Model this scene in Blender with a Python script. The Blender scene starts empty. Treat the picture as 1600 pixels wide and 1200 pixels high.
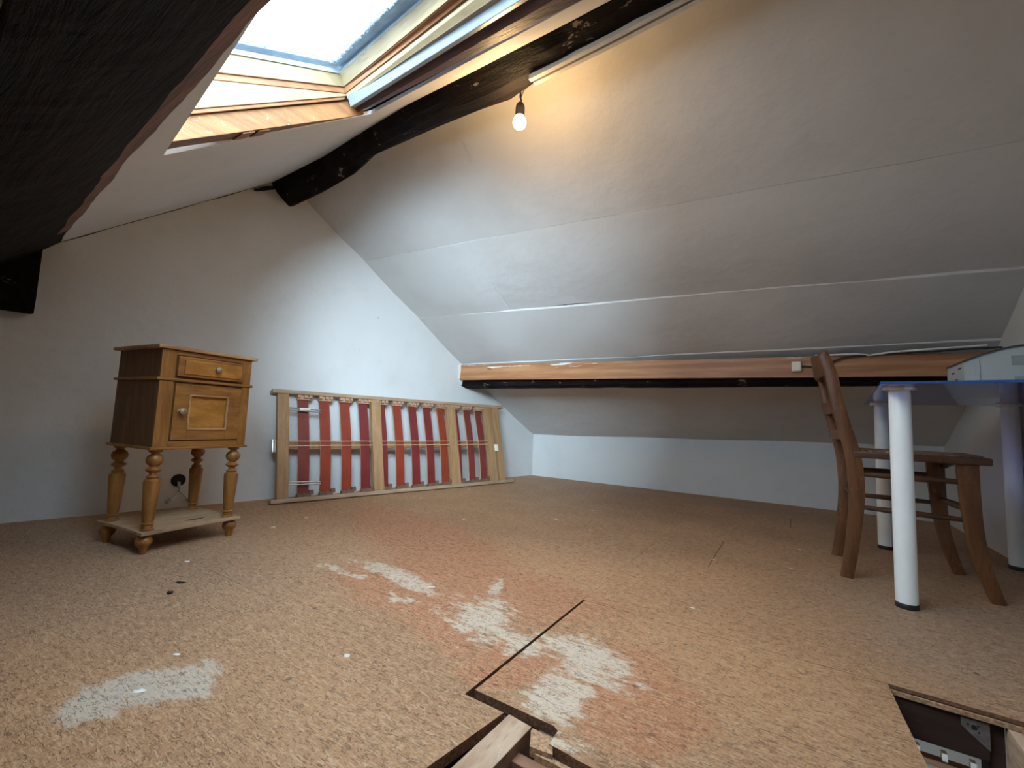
import bpy, bmesh, math, random
from mathutils import Vector, Matrix, noise
random.seed(7)
S = bpy.context.scene
COL = S.collection
PI = math.pi

# ------------------------------------------------------------------ camera
cam = bpy.data.cameras.new('camera'); cam.lens = 15.294; cam.sensor_width = 36.0; cam.clip_start = 0.02
co = bpy.data.objects.new('camera', cam); COL.objects.link(co)
RT = Vector((0.84209962, 0.53773596, 0.04133118)); DN = Vector((-0.01210123, 0.09545548, -0.99536014)); FW = Vector((-0.53918623, 0.83769224, 0.08689029))
co.matrix_world = Matrix(((RT.x, -DN.x, -FW.x, 0), (RT.y, -DN.y, -FW.y, 0), (RT.z, -DN.z, -FW.z, 0.55), (0, 0, 0, 1)))
S.camera = co

# ------------------------------------------------------------------ world, exposure
SKY = (0.64, 0.83, 1.0); SKY_STRENGTH = 18.5
w = bpy.data.worlds.new('overcast_sky'); S.world = w; w.use_nodes = True
bg = w.node_tree.nodes['Background']; bg.inputs[0].default_value = (*SKY, 1); 
# overcast sky: three times as bright overhead as at the horizon
_wt = w.node_tree; _tc = _wt.nodes.new('ShaderNodeTexCoord'); _sx = _wt.nodes.new('ShaderNodeSeparateXYZ'); _mr = _wt.nodes.new('ShaderNodeMapRange')
_wt.links.new(_tc.outputs['Generated'], _sx.inputs[0]); _wt.links.new(_sx.outputs[2], _mr.inputs[0]); _mr.inputs[1].default_value = 0.0; _mr.inputs[2].default_value = 1.0
_mr.inputs[3].default_value = SKY_STRENGTH / 3; _mr.inputs[4].default_value = SKY_STRENGTH; _wt.links.new(_mr.outputs[0], bg.inputs[1])
S.view_settings.view_transform = 'Standard'; S.view_settings.look = 'None'
S.view_settings.gamma = 1.0; S.view_settings.use_curve_mapping = False
S.view_settings.exposure = 0.0

def area(name, loc, tgt, sx, sy, power, color, portal=False):
    l = bpy.data.lights.new(name, 'AREA'); l.shape = 'RECTANGLE'; l.size = sx; l.size_y = sy; l.energy = power; l.color = color
    if portal: l.cycles.is_portal = True
    o = bpy.data.objects.new(name, l); COL.objects.link(o); o.location = loc
    d = Vector(tgt) - Vector(loc); o.rotation_euler = d.to_track_quat('-Z', 'Y').to_euler(); return o
# low veiled sun behind thin cloud, coming over the eaves through the roof window
sun = bpy.data.lights.new('veiled_sun', 'SUN'); sun.energy = 32.0; sun.angle = math.radians(50); sun.color = (0.62, 0.83, 1.0)
so = bpy.data.objects.new('veiled_sun', sun); COL.objects.link(so); so.rotation_euler = Vector((-1.95, 2.6, -0.52)).to_track_quat('-Z', 'Y').to_euler()
# sampling portal right outside the roof window
area('skylight_portal', (-0.78, 0.50, 1.98), (-0.78, 0.50 + 0.625, 1.98 - 0.78), 1.9, 1.3, 1, (1, 1, 1), True)
# added area light inside the stairwell, standing in for daylight from below
area('stairwell_fill', (0.3, 1.7, -1.3), (0.55, 3.4, -1.2), 0.6, 0.8, 7, (0.80, 0.93, 1.0))
# unused fill lamp added behind the photographer, no window stands there
#area('rear_fill', (0.55, -0.30, 0.62), (0.1, 2.2, 0.15), 0.5, 0.3, 5.0, (1.0, 0.95, 0.88))

# ------------------------------------------------------------------ object helpers
def link(name, me, mats, parent=None, smooth=False, kind=None):
    o = bpy.data.objects.new(name, me); COL.objects.link(o)
    if not isinstance(mats, (list, tuple)): mats = [mats]
    for m in mats: me.materials.append(m)
    if parent: o.parent = parent
    if kind: o['kind'] = kind
    if smooth:
        for p in me.polygons: p.use_smooth = True
    return o
def tag(o, label, cat, group=None):
    o['label'] = label; o['category'] = cat
    if group: o['group'] = group
    return o
def thing(name, label, cat, loc=(0, 0, 0), rz=0.0, group=None, rot=None):
    o = bpy.data.objects.new(name, None); COL.objects.link(o); o.location = loc
    o.rotation_euler = rot if rot else (0, 0, rz)
    o.empty_display_size = 0.05
    return tag(o, label, cat, group)

class MB:
    def __init__(s): s.bm = bmesh.new()
    def box(s, x0, x1, y0, y1, z0, z1, bev=0.0, mi=0):
        b = bmesh.new(); bmesh.ops.create_cube(b, size=1)
        for v in b.verts: v.co = Vector(((x0 + x1) / 2 + v.co.x * (x1 - x0), (y0 + y1) / 2 + v.co.y * (y1 - y0), (z0 + z1) / 2 + v.co.z * (z1 - z0)))
        if bev: bmesh.ops.bevel(b, geom=b.edges[:], offset=bev, segments=2, affect='EDGES', profile=0.6)
        return s.merge(b, mi)
    def hexa(s, pts, bev=0.0, mi=0):
        """8 points: lower ring 0-3, upper ring 4-7 in the same order"""
        b = bmesh.new(); v = [b.verts.new(p) for p in pts]
        for f in ((3, 2, 1, 0), (4, 5, 6, 7), (0, 1, 5, 4), (1, 2, 6, 5), (2, 3, 7, 6), (3, 0, 4, 7)): b.faces.new([v[i] for i in f])
        bmesh.ops.recalc_face_normals(b, faces=b.faces[:])
        if bev: bmesh.ops.bevel(b, geom=b.edges[:], offset=bev, segments=2, affect='EDGES', profile=0.6)
        return s.merge(b, mi)
    def prism(s, poly, z0, z1, mi=0, bev=0.0):
        b = bmesh.new(); a = [b.verts.new((x, y, z0)) for x, y in poly]; c = [b.verts.new((x, y, z1)) for x, y in poly]; n = len(poly)
        b.faces.new(a[::-1]); b.faces.new(c)
        for i in range(n): b.faces.new((a[i], a[(i + 1) % n], c[(i + 1) % n], c[i]))
        bmesh.ops.recalc_face_normals(b, faces=b.faces[:])
        if bev: bmesh.ops.bevel(b, geom=b.edges[:], offset=bev, segments=2, affect='EDGES', profile=0.6)
        return s.merge(b, mi)
    def lathe(s, prof, n=24, loc=(0, 0, 0), mat=None, mi=0):
        b = bmesh.new(); rings = []
        for r, z in prof:
            if r < 1e-5: rings.append([b.verts.new((0, 0, z))])
            else: rings.append([b.verts.new((r * math.cos(2 * PI * k / n), r * math.sin(2 * PI * k / n), z)) for k in range(n)])
        for A, B in zip(rings, rings[1:]):
            for k in range(n):
                q = [A[k % len(A)], A[(k + 1) % len(A)], B[(k + 1) % len(B)], B[k % len(B)]]
                q = list(dict.fromkeys(q))
                if len(q) > 2: b.faces.new(q)
        for R_, fl in ((rings[0], True), (rings[-1], False)):
            if len(R_) > 2: b.faces.new(R_[::-1] if fl else R_)
        bmesh.ops.recalc_face_normals(b, faces=b.faces[:])
        if mat: bmesh.ops.transform(b, matrix=mat, verts=b.verts[:])
        bmesh.ops.translate(b, verts=b.verts[:], vec=loc)
        return s.merge(b, mi)
    def tube(s, pts, r, n=8, mi=0):
        b = bmesh.new(); pts = [Vector(p) for p in pts]; rings = []
        rr = r if isinstance(r, (list, tuple)) else [r] * len(pts)
        for i, p in enumerate(pts):
            t = (pts[min(i + 1, len(pts) - 1)] - pts[max(i - 1, 0)]).normalized()
            a = t.cross(Vector((0, 0, 1)) if abs(t.z) < 0.9 else Vector((1, 0, 0))).normalized(); c = t.cross(a)
            rings.append([b.verts.new(p + (a * math.cos(2 * PI * k / n) + c * math.sin(2 * PI * k / n)) * rr[i]) for k in range(n)])
        for A, B in zip(rings, rings[1:]):
            for k in range(n): b.faces.new((A[k], A[(k + 1) % n], B[(k + 1) % n], B[k]))
        b.faces.new(rings[0][::-1]); b.faces.new(rings[-1]); bmesh.ops.recalc_face_normals(b, faces=b.faces[:])
        return s.merge(b, mi)
    def sweep(s, rings, mi=None, close=True):
        """rings: lists of 3D points of equal length -> closed tube; mi(i,k) gives the material index"""
        b = s.bm; R_ = [[b.verts.new(p) for p in ring] for ring in rings]; n = len(R_[0])
        for i, (A, B) in enumerate(zip(R_, R_[1:])):
            for k in range(n):
                f = b.faces.new((A[k], A[(k + 1) % n], B[(k + 1) % n], B[k])); f.material_index = mi(i, k) if mi else 0
        if close: b.faces.new(R_[0][::-1]); b.faces.new(R_[-1])
        bmesh.ops.recalc_face_normals(b, faces=b.faces[:]); return s
    def merge(s, b, mi=0):
        me = bpy.data.meshes.new('tmp')
        if mi:
            for f in b.faces: f.material_index = mi
        b.to_mesh(me); b.free(); s.bm.from_mesh(me); bpy.data.meshes.remove(me); return s
    def build(s, name, mats, parent=None, smooth=False, kind=None):
        me = bpy.data.meshes.new(name); s.bm.to_mesh(me); s.bm.free()
        o = link(name, me, mats, parent, smooth, kind)
        if smooth:
            try: me.set_sharp_from_angle(angle=math.radians(38))
            except Exception: pass
        return o
def lerp(a, b, t): return a + (b - a) * t
def interp(tab, x):
    if x <= tab[0][0]: return tab[0][1:]
    for a, b in zip(tab, tab[1:]):
        if x <= b[0]:
            t = (x - a[0]) / (b[0] - a[0]); return tuple(lerp(p, q, t) for p, q in zip(a[1:], b[1:]))
    return tab[-1][1:]

# ------------------------------------------------------------------ materials
class NT:
    def __init__(s, name):
        s.m = bpy.data.materials.new(name); s.m.use_nodes = True; s.t = s.m.node_tree; s.n = s.t.nodes; s.l = s.t.links
        s.p = s.n['Principled BSDF']; s.c = s.n.new('ShaderNodeTexCoord').outputs['Object']
    def new(s, t, **k):
        n = s.n.new(t)
        for a, v in k.items(): setattr(n, a, v)
        return n
    def put(s, sock, v):
        if hasattr(v, 'links'): s.l.new(v, sock)
        elif isinstance(v, (tuple, list)) and len(v) == 3 and sock.type == 'RGBA': sock.default_value = (*v, 1)
        else: sock.default_value = v
    def map(s, v, loc=(0, 0, 0), rot=(0, 0, 0), sc=(1, 1, 1), typ='POINT'):
        n = s.new('ShaderNodeMapping', vector_type=typ); s.put(n.inputs[0], v)
        n.inputs['Location'].default_value = loc; n.inputs['Rotation'].default_value = rot; n.inputs['Scale'].default_value = sc; return n.outputs[0]
    def noise(s, v, scale, detail=4, rough=0.55, dist=0.0, color=False):
        n = s.new('ShaderNodeTexNoise'); s.put(n.inputs['Vector'], v); n.inputs['Scale'].default_value = scale
        n.inputs['Detail'].default_value = detail; n.inputs['Roughness'].default_value = rough; n.inputs['Distortion'].default_value = dist
        return n.outputs['Color' if color else 'Fac']
    def vor(s, v, scale, feat='F1', out='Distance', rnd=1.0):
        n = s.new('ShaderNodeTexVoronoi', feature=feat); s.put(n.inputs['Vector'], v); n.inputs['Scale'].default_value = scale
        n.inputs['Randomness'].default_value = rnd; return n.outputs[out]
    def math(s, op, a, b=0.0, clamp=False):
        n = s.new('ShaderNodeMath', operation=op, use_clamp=clamp); s.put(n.inputs[0], a); s.put(n.inputs[1], b); return n.outputs[0]
    def rng(s, v, a, b, c=0.0, d=1.0, smooth=True):
        n = s.new('ShaderNodeMapRange'); n.interpolation_type = 'SMOOTHSTEP' if smooth else 'LINEAR'
        s.put(n.inputs[0], v); n.inputs[1].default_value = a; n.inputs[2].default_value = b; n.inputs[3].default_value = c; n.inputs[4].default_value = d
        return n.outputs[0]
    def mix(s, f, a, b, blend='MIX'):
        n = s.new('ShaderNodeMix', data_type='RGBA', blend_type=blend); s.put(n.inputs[0], f); s.put(n.inputs[6], a); s.put(n.inputs[7], b); return n.outputs[2]
    def add(s, a, b, k):
        n = s.new('ShaderNodeVectorMath', operation='MULTIPLY_ADD'); s.put(n.inputs[0], b); n.inputs[1].default_value = (k, k, k); s.put(n.inputs[2], a); return n.outputs[0]
    def bump(s, h, dist, strength=1.0, nrm=None):
        n = s.new('ShaderNodeBump'); n.inputs['Strength'].default_value = strength; n.inputs['Distance'].default_value = dist
        s.put(n.inputs['Height'], h)
        if nrm: s.l.new(nrm, n.inputs['Normal'])
        s.l.new(n.outputs[0], s.p.inputs['Normal']); return n.outputs[0]
    def out(s, col=None, rough=None, spec=None, metal=None):
        if col is not None: s.put(s.p.inputs['Base Color'], col)
        if rough is not None: s.put(s.p.inputs['Roughness'], rough)
        if spec is not None: s.p.inputs['Specular IOR Level'].default_value = spec
        if metal is not None: s.p.inputs['Metallic'].default_value = metal
        return s.m

def plain(name, col, rough=0.5, metal=0.0, var=0.12, scale=30):
    t = NT(name); n = t.noise(t.c, scale, 4)
    c = t.mix(t.rng(n, 0.3, 0.7), tuple(x * (1 - var) for x in col), tuple(min(1, x * (1 + var)) for x in col))
    t.bump(n, 0.001, 0.3); return t.out(c, rough, None, metal)

def wood(name, a, b, axis='x', scale=14, stretch=12, rough=0.5, wear=None, dark=None, bump=0.001):
    t = NT(name); sc = {'x': (1 / stretch, 1, 1), 'y': (1, 1 / stretch, 1), 'z': (1, 1, 1 / stretch)}[axis]
    v = t.map(t.c, sc=sc); d = t.add(v, t.noise(v, scale * 0.35, 2, color=True), 0.12)
    g = t.noise(d, scale * 3, 6, 0.65); g2 = t.noise(d, scale * 14, 3, 0.6)
    c = t.mix(t.rng(g, 0.32, 0.68), a, b)
    c = t.mix(t.math('MULTIPLY', t.rng(g2, 0.52, 0.75), 0.45), c, tuple(x * 0.55 for x in a))
    if dark: c = t.mix(t.math('MULTIPLY', t.rng(t.noise(t.c, 9, 4), 0.55, 0.72), 0.7), c, dark)
    if wear: c = t.mix(t.math('MULTIPLY', t.rng(t.noise(t.c, 40, 5, 0.7), 0.6, 0.72), 0.7), c, wear)
    t.bump(t.math('ADD', g, g2), bump, 0.7); return t.out(c, rough)

def paint(name, base=(0.64, 0.63, 0.61), dirty=(0.50, 0.46, 0.42), wav=0.012):
    t = NT(name)
    big = t.noise(t.c, 1.3, 4, 0.6); mid = t.noise(t.c, 6, 5, 0.6); fine = t.noise(t.c, 60, 4, 0.6)
    c = t.mix(t.math('MULTIPLY', t.rng(big, 0.42, 0.72), 0.38), base, dirty)
    c = t.mix(t.math('MULTIPLY', t.rng(mid, 0.55, 0.8), 0.18), c, dirty)
    sp = t.rng(t.vor(t.c, 3.2), 0.012, 0.022, 1, 0)
    c = t.mix(t.math('MULTIPLY', sp, 0.6), c, (0.2, 0.17, 0.14))
    h = t.math('ADD', t.math('MULTIPLY', big, 3.0), t.math('ADD', t.math('MULTIPLY', mid, 0.8), t.math('MULTIPLY', fine, 0.06)))
    t.bump(h, wav, 0.6); return t.out(c, 0.62, 0.3)

M_WALL = paint('white_wall_paint'); M_CEIL = paint('ceiling_paint', (0.61, 0.59, 0.565), (0.50, 0.465, 0.43), 0.018)
M_CEILW = paint('fresh_ceiling_paint', (0.68, 0.67, 0.655), (0.58, 0.56, 0.54), 0.01)

def beam_mat(th=0.618):
    t = NT('black_hewn_oak'); v = t.map(t.c, sc=(0.12, 1, 1))
    g = t.noise(v, 34, 6, 0.7, 0.3); big = t.noise(t.c, 7, 4)
    c = t.mix(t.rng(g, 0.38, 0.7), (0.003, 0.002, 0.0022), (0.012, 0.007, 0.006))
    c = t.mix(t.math('MULTIPLY', t.rng(big, 0.5, 0.75), 0.5), c, (0.014, 0.006, 0.005))
    fl = t.rng(t.noise(t.map(t.c, sc=(0.55, 1, 1)), 15, 7, 0.75), th, th + 0.032)
    c = t.mix(t.math('MULTIPLY', fl, 0.85), c, (0.30, 0.24, 0.21))
    rs = t.rng(t.noise(t.map(t.c, loc=(4, 1, 2)), 10, 3, 0.5), 0.74, 0.78)
    c = t.mix(t.math('MULTIPLY', rs, 0.8), c, (0.2, 0.07, 0.02))
    t.bump(t.math('ADD', g, t.math('MULTIPLY', big, 0.7)), 0.012, 1.0); return t.out(c, 0.75, 0.12)
M_BEAM = beam_mat(); M_BEAM2 = beam_mat(0.68)
M_BEAMEDGE = wood('bare_oak_edge', (0.10, 0.035, 0.018), (0.20, 0.085, 0.045), 'x', 10, 8, 0.7, bump=0.006)
M_TRIM = wood('red_brown_trimmer', (0.045, 0.015, 0.012), (0.085, 0.034, 0.026), 'x', 8, 6, 0.55, wear=(0.16, 0.09, 0.075), bump=0.004)
M_RAFTER = wood('orange_rafter', (0.15, 0.058, 0.018), (0.24, 0.105, 0.035), 'y', 9, 8, 0.6, wear=(0.42, 0.30, 0.22), bump=0.002)
M_PINE = wood('pale_pine', (0.215, 0.150, 0.078), (0.275, 0.205, 0.118), 'y', 5, 6, 0.45, bump=0.0005)
M_PINEX = wood('pale_pine_long', (0.215, 0.150, 0.078), (0.275, 0.205, 0.118), 'x', 5, 6, 0.45, bump=0.0005)
M_ORANGE = wood('orange_pine_lining', (0.20, 0.075, 0.028), (0.30, 0.13, 0.055), 'x', 7, 8, 0.5, bump=0.0008)
M_ORANGEY = wood('orange_pine_lining_side', (0.20, 0.075, 0.028), (0.30, 0.13, 0.055), 'y', 7, 8, 0.5, bump=0.0008)
def board_mat():
    t = NT('purlin_board_pine'); v = t.map(t.c, sc=(0.06, 1, 1)); g = t.noise(v, 26, 5, 0.6)
    c = t.mix(t.rng(g, 0.35, 0.7), (0.30, 0.125, 0.048), (0.52, 0.25, 0.11))
    k = t.rng(t.vor(t.map(t.c, sc=(0.45, 1, 1)), 6), 0.04, 0.13, 1, 0); c = t.mix(t.math('MULTIPLY', k, 0.75), c, (0.12, 0.042, 0.018))
    sp = t.new('ShaderNodeSeparateXYZ'); t.put(sp.inputs[0], t.c)
    up = t.rng(sp.outputs[2], 0.975, 1.005, 0, 1)
    fl = t.math('MULTIPLY', t.rng(t.noise(t.map(t.c, sc=(0.16, 1, 2.2)), 16, 5, 0.7), 0.58, 0.62), up)
    c = t.mix(fl, c, (0.78, 0.74, 0.68)); t.bump(g, 0.002, 0.6); return t.out(c, 0.5)
M_BOARD = board_mat()
M_BED = wood('bed_frame_beech', (0.30, 0.16, 0.07), (0.40, 0.23, 0.11), 'z', 16, 9, 0.5, bump=0.0006)
M_BEDX = wood('bed_rail_beech', (0.30, 0.19, 0.12), (0.44, 0.30, 0.19), 'x', 16, 9, 0.5, bump=0.0006)
M_SLATEDGE = wood('laminated_slat_edge', (0.45, 0.27, 0.14), (0.6, 0.4, 0.24), 'z', 30, 9, 0.5)
M_REDS = [plain('red_slat_coat_%s' % n, c, 0.42, 0, 0.14, 12) for n, c in (('rust', (0.24, 0.034, 0.014)), ('crimson', (0.165, 0.020, 0.018)), ('brick', (0.175, 0.030, 0.022)))]
M_CAP = plain('tan_rubber_cap', (0.42, 0.25, 0.15), 0.6); M_CAPD = plain('brown_rubber_cap', (0.16, 0.085, 0.05), 0.6)
M_NS = wood('nightstand_oak', (0.20, 0.078, 0.016), (0.33, 0.145, 0.034), 'x', 16, 7, 0.4, dark=(0.15, 0.055, 0.014), bump=0.0008)
M_NSV = wood('nightstand_oak_upright', (0.20, 0.078, 0.016), (0.33, 0.145, 0.034), 'z', 16, 7, 0.4, dark=(0.15, 0.055, 0.014), bump=0.0008)
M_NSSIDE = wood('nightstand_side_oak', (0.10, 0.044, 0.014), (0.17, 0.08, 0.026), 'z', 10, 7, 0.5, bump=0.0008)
M_NSPANEL = wood('nightstand_burr_panel', (0.31, 0.125, 0.020), (0.46, 0.21, 0.045), 'x', 11, 3, 0.35, dark=(0.21, 0.085, 0.018))
M_NSTOP = wood('nightstand_top_edge', (0.33, 0.16, 0.06), (0.48, 0.27, 0.12), 'x', 14, 8, 0.5)
M_SHELF = wood('dusty_shelf_oak', (0.32, 0.20, 0.11), (0.44, 0.30, 0.18), 'x', 10, 5, 0.65, dark=(0.2, 0.12, 0.07))
M_KNOB = plain('aged_brass', (0.30, 0.225, 0.13), 0.45, 0.35, 0.3, 120)
M_CHAIR = wood('worn_chair_wood', (0.085, 0.029, 0.009), (0.165, 0.064, 0.020), 'z', 14, 6, 0.42, wear=(0.26, 0.14, 0.06), bump=0.0008)
M_CHAIRX = wood('worn_chair_rail_wood', (0.045, 0.018, 0.009), (0.10, 0.042, 0.018), 'x', 14, 6, 0.42, wear=(0.22, 0.12, 0.06), bump=0.0008)
M_RUSH = wood('woven_rush', (0.16, 0.09, 0.05), (0.34, 0.22, 0.13), 'x', 40, 8, 0.75, bump=0.003)
M_WHITE = plain('white_enamel', (0.86, 0.88, 0.86), 0.28, 0, 0.03, 8)
M_BLACK = plain('black_rubber', (0.012, 0.012, 0.013), 0.5)
M_CHROME = plain('brushed_metal', (0.62, 0.63, 0.64), 0.3, 0.9, 0.1, 60)
M_ALU = plain('grey_aluminium', (0.55, 0.60, 0.63), 0.35, 0.6, 0.08, 20)
M_SILVER = plain('silver_rail', (0.20, 0.22, 0.24), 0.38, 0.25, 0.05, 30)
M_FLASH = plain('blue_grey_flashing', (0.22, 0.30, 0.38), 0.5, 0.1, 0.2, 25)
M_GASKET = plain('dark_gasket', (0.04, 0.045, 0.05), 0.5)
M_CREAM = plain('cream_plastic', (0.78, 0.74, 0.62), 0.4, 0, 0.05)
M_CABLEW = plain('white_cable_sheath', (0.72, 0.70, 0.66), 0.5, 0, 0.06); M_CABLEB = plain('black_cable_sheath', (0.03, 0.028, 0.028), 0.5)
M_CONDUIT = plain('painted_conduit', (0.60, 0.55, 0.48), 0.5, 0, 0.06)
M_PRINTER = plain('off_white_plastic', (0.44, 0.47, 0.455), 0.45, 0, 0.03, 6)
M_PGREY = plain('grey_plastic', (0.27, 0.29, 0.29), 0.5); M_PDARK = plain('dark_plastic', (0.05, 0.05, 0.05), 0.5)
M_DARKV = plain('dark_void', (0.01, 0.01, 0.012), 0.9)
M_PLATE = plain('galvanised_plate', (0.22, 0.19, 0.17), 0.5, 0.4, 0.25, 60)
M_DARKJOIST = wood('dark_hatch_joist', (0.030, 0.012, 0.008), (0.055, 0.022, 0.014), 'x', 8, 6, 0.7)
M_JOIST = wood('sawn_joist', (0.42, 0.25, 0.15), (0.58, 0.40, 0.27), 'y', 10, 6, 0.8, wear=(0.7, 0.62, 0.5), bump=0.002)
M_JOISTS = wood('red_brown_joist_side', (0.20, 0.09, 0.05), (0.32, 0.16, 0.09), 'x', 10, 6, 0.7, bump=0.001)
M_EDGE = NT('chipboard_edge'); _e = M_EDGE; M_EDGE = _e.out(_e.mix(_e.rng(_e.noise(_e.c, 160, 4, 0.7), 0.35, 0.65), (0.11, 0.045, 0.022), (0.26, 0.12, 0.06)), 0.85)
M_EDGEL = plain('light_chipboard_edge', (0.42, 0.24, 0.13), 0.85, 0, 0.4, 150)
M_PLASTER = plain('broken_plaster', (0.78, 0.76, 0.72), 0.9, 0, 0.1, 50)
M_CUT = plain('fresh_plasterboard_edge', (0.86, 0.90, 0.93), 0.8, 0, 0.03, 40)

def floor_mat():
    t = NT('strand_chipboard'); P = t.c
    sp = t.new('ShaderNodeSeparateXYZ'); t.put(sp.inputs[0], P)
    cm = t.new('ShaderNodeCombineXYZ'); t.put(cm.inputs[0], sp.outputs[0]); t.put(cm.inputs[1], sp.outputs[1]); XY = cm.outputs[0]
    big = t.noise(XY, 1.5, 5, 0.6); mid = t.noise(XY, 7, 5, 0.6)
    wob = t.noise(XY, 22, 3, 0.6, color=True)
    hair = None; pale_s = None
    for i, (ang, sc) in enumerate(((0.35, 125), (1.15, 110), (1.9, 135), (2.7, 118))):
        v = t.map(t.add(XY, wob, 0.010), loc=(i * 3.3, i * 1.7, 0), rot=(0, 0, ang), sc=(0.14, 1, 1))
        n = t.noise(v, sc, 2, 0.5); gate = t.rng(t.noise(t.map(XY, loc=(i * 5.1, 2.2, 0)), 52, 2, 0.5), 0.50, 0.60)
        r = t.math('ABSOLUTE', t.math('SUBTRACT', n, 0.5)); l = t.math('MULTIPLY', t.rng(r, 0.020, 0.006), gate)
        hair = l if hair is None else t.math('MAXIMUM', hair, l)
        v2 = t.map(v, loc=(1.1, 0.7, 0)); p_ = t.rng(t.noise(v2, sc * 1.7, 2, 0.5), 0.60, 0.68); pale_s = p_ if pale_s is None else t.math('MAXIMUM', pale_s, p_)
    fine = t.noise(XY, 240, 3, 0.7); grain = t.noise(t.add(XY, wob, 0.01), 170, 4, 0.7)
    c = t.mix(t.rng(big, 0.35, 0.68), (0.330, 0.168, 0.080), (0.430, 0.228, 0.112))
    c = t.mix(t.math('MULTIPLY', t.rng(mid, 0.5, 0.72), 0.35), c, (0.50, 0.255, 0.125))
    dist = t.add(t.add(XY, t.noise(XY, 5, 5, 0.65, color=True), 0.20), t.noise(t.map(XY, rot=(0, 0, 0.6), sc=(0.3, 1, 1)), 26, 3, 0.6, color=True), 0.07)
    dist = t.map(dist, loc=(-0.135, -0.135, 0))
    def blobs(L, soft):
        o = None
        for cx, cy, rx, ry, a in L:
            v = t.map(dist, loc=(cx, cy, 0), rot=(0, 0, a), sc=(rx, ry, 1), typ='TEXTURE')
            n = t.new('ShaderNodeVectorMath', operation='LENGTH'); t.put(n.inputs[0], v); r = t.rng(n.outputs['Value'], 1.0 + soft, 1.0 - soft)
            o = r if o is None else t.math('MAXIMUM', o, r)
        return o
    red = blobs([(-1.539, 1.58, 0.72, 0.25, -0.351), (-0.342, 0.973, 0.19, 0.14, 1.11), (-0.904, 1.258, 0.50, 0.20, 0.026), (-0.555, 0.90, 0.13, 0.09, -1.69), (-0.761, 0.92, 0.13, 0.06, -0.4), (-0.24, 0.92, 0.15, 0.10, -1.8), (-1.0, 1.05, 0.4, 0.16, 0.0)], 0.6)
    orange = blobs([(-0.25, 1.84, 0.27, 0.2, -1.96), (-0.7, 1.5, 0.7, 0.3, 0.0), (-0.2, 1.25, 0.35, 0.3, 0.4)], 0.8)
    pale = blobs([(-1.178, 1.117, 0.27, 0.058, -0.062), (-1.354, 1.023, 0.12, 0.026, -0.064), (-0.745, 1.035, 0.15, 0.105, -0.927), (-1.006, 0.991, 0.09, 0.022, 0.04), (-0.426, 1.02, 0.14, 0.085, -0.237), (-0.407, 0.845, 0.10, 0.068, -1.393), (-0.589, 0.977, 0.09, 0.04, 0.165), (-0.827, 1.25, 0.1, 0.03, -1.43), (-0.33, 0.74, 0.06, 0.04, 0)], 0.65)
    palea = blobs([(-1.075, 0.397, 0.137, 0.085, -2.042)], 0.45)
    grey = blobs([(0.354, 1.64, 0.26, 0.2, -1.93), (0.45, 1.9, 0.35, 0.35, 0), (-2.2, 0.5, 0.8, 0.5, 0.2)], 0.8)
    fib = t.noise(t.map(t.add(XY, wob, 0.02), rot=(0, 0, 0.6), sc=(0.3, 1, 1)), 62, 5, 0.72)
    def broken(m, amt, lo, hi): return t.rng(t.math('ADD', m, t.math('MULTIPLY', t.math('SUBTRACT', fib, 0.5), amt)), lo, hi)
    c = t.mix(t.math('MULTIPLY', grey, 0.55), c, (0.31, 0.225, 0.17))
    c = t.mix(t.math('MULTIPLY', orange, 0.5), c, (0.56, 0.27, 0.12))
    c = t.mix(t.math('MULTIPLY', broken(red, 1.6, 0.25, 0.9), 0.80), c, (0.43, 0.160, 0.070))
    c = t.mix(t.math('MULTIPLY', broken(pale, 2.6, 0.45, 0.95), 0.85), c, (0.66, 0.545, 0.42))
    c = t.mix(t.math('MULTIPLY', broken(palea, 2.0, 0.35, 0.95), 0.75), c, (0.56, 0.51, 0.43))
    c = t.mix(t.math('MULTIPLY', t.rng(grain, 0.42, 0.66), 0.32), c, (0.66, 0.43, 0.26))
    c = t.mix(t.math('MULTIPLY', pale_s, 0.32), c, (0.74, 0.52, 0.33))
    c = t.mix(t.math('MULTIPLY', t.rng(grain, 0.46, 0.32), 0.45), c, (0.17, 0.080, 0.042))
    c = t.mix(t.math('MULTIPLY', hair, 0.62), c, (0.085, 0.040, 0.024))
    c = t.mix(t.math('MULTIPLY', t.rng(fine, 0.5, 0.75), 0.22), c, (0.16, 0.09, 0.05))
    # sheet joints and scratches
    def line(along_y, c0, a, b_, wdt, amt):
        nonlocal c
        u, v = (sp.outputs[0], sp.outputs[1]) if along_y else (sp.outputs[1], sp.outputs[0])
        u = t.math('ADD', u, t.math('MULTIPLY', t.math('SUBTRACT', mid, 0.5), 0.006))
        m_ = t.math('MULTIPLY', t.rng(t.math('ABSOLUTE', t.math('SUBTRACT', u, c0)), wdt, wdt * 0.5), t.math('MULTIPLY', t.math('GREATER_THAN', v, a), t.math('LESS_THAN', v, b_)))
        c = t.mix(t.math('MULTIPLY', m_, amt), c, (0.05, 0.028, 0.018))
    line(True, -1.54, -0.7, 0.62, 0.0022, 0.6); line(True, -0.29, 1.97, 2.48, 0.003, 0.8); line(True, -0.010, 3.09, 3.43, 0.003, 0.9); line(False, 0.757, -1.70, -1.26, 0.0018, 0.45)
    line(False, 0.99, -0.06, 0.06, 0.0012, 0.6)
    # dark specks and paint drips
    d1 = t.rng(t.vor(t.add(XY, wob, 0.03), 7.5), 0.035, 0.055, 1, 0); c = t.mix(t.math('MULTIPLY', d1, 0.65), c, (0.06, 0.05, 0.055))
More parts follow.
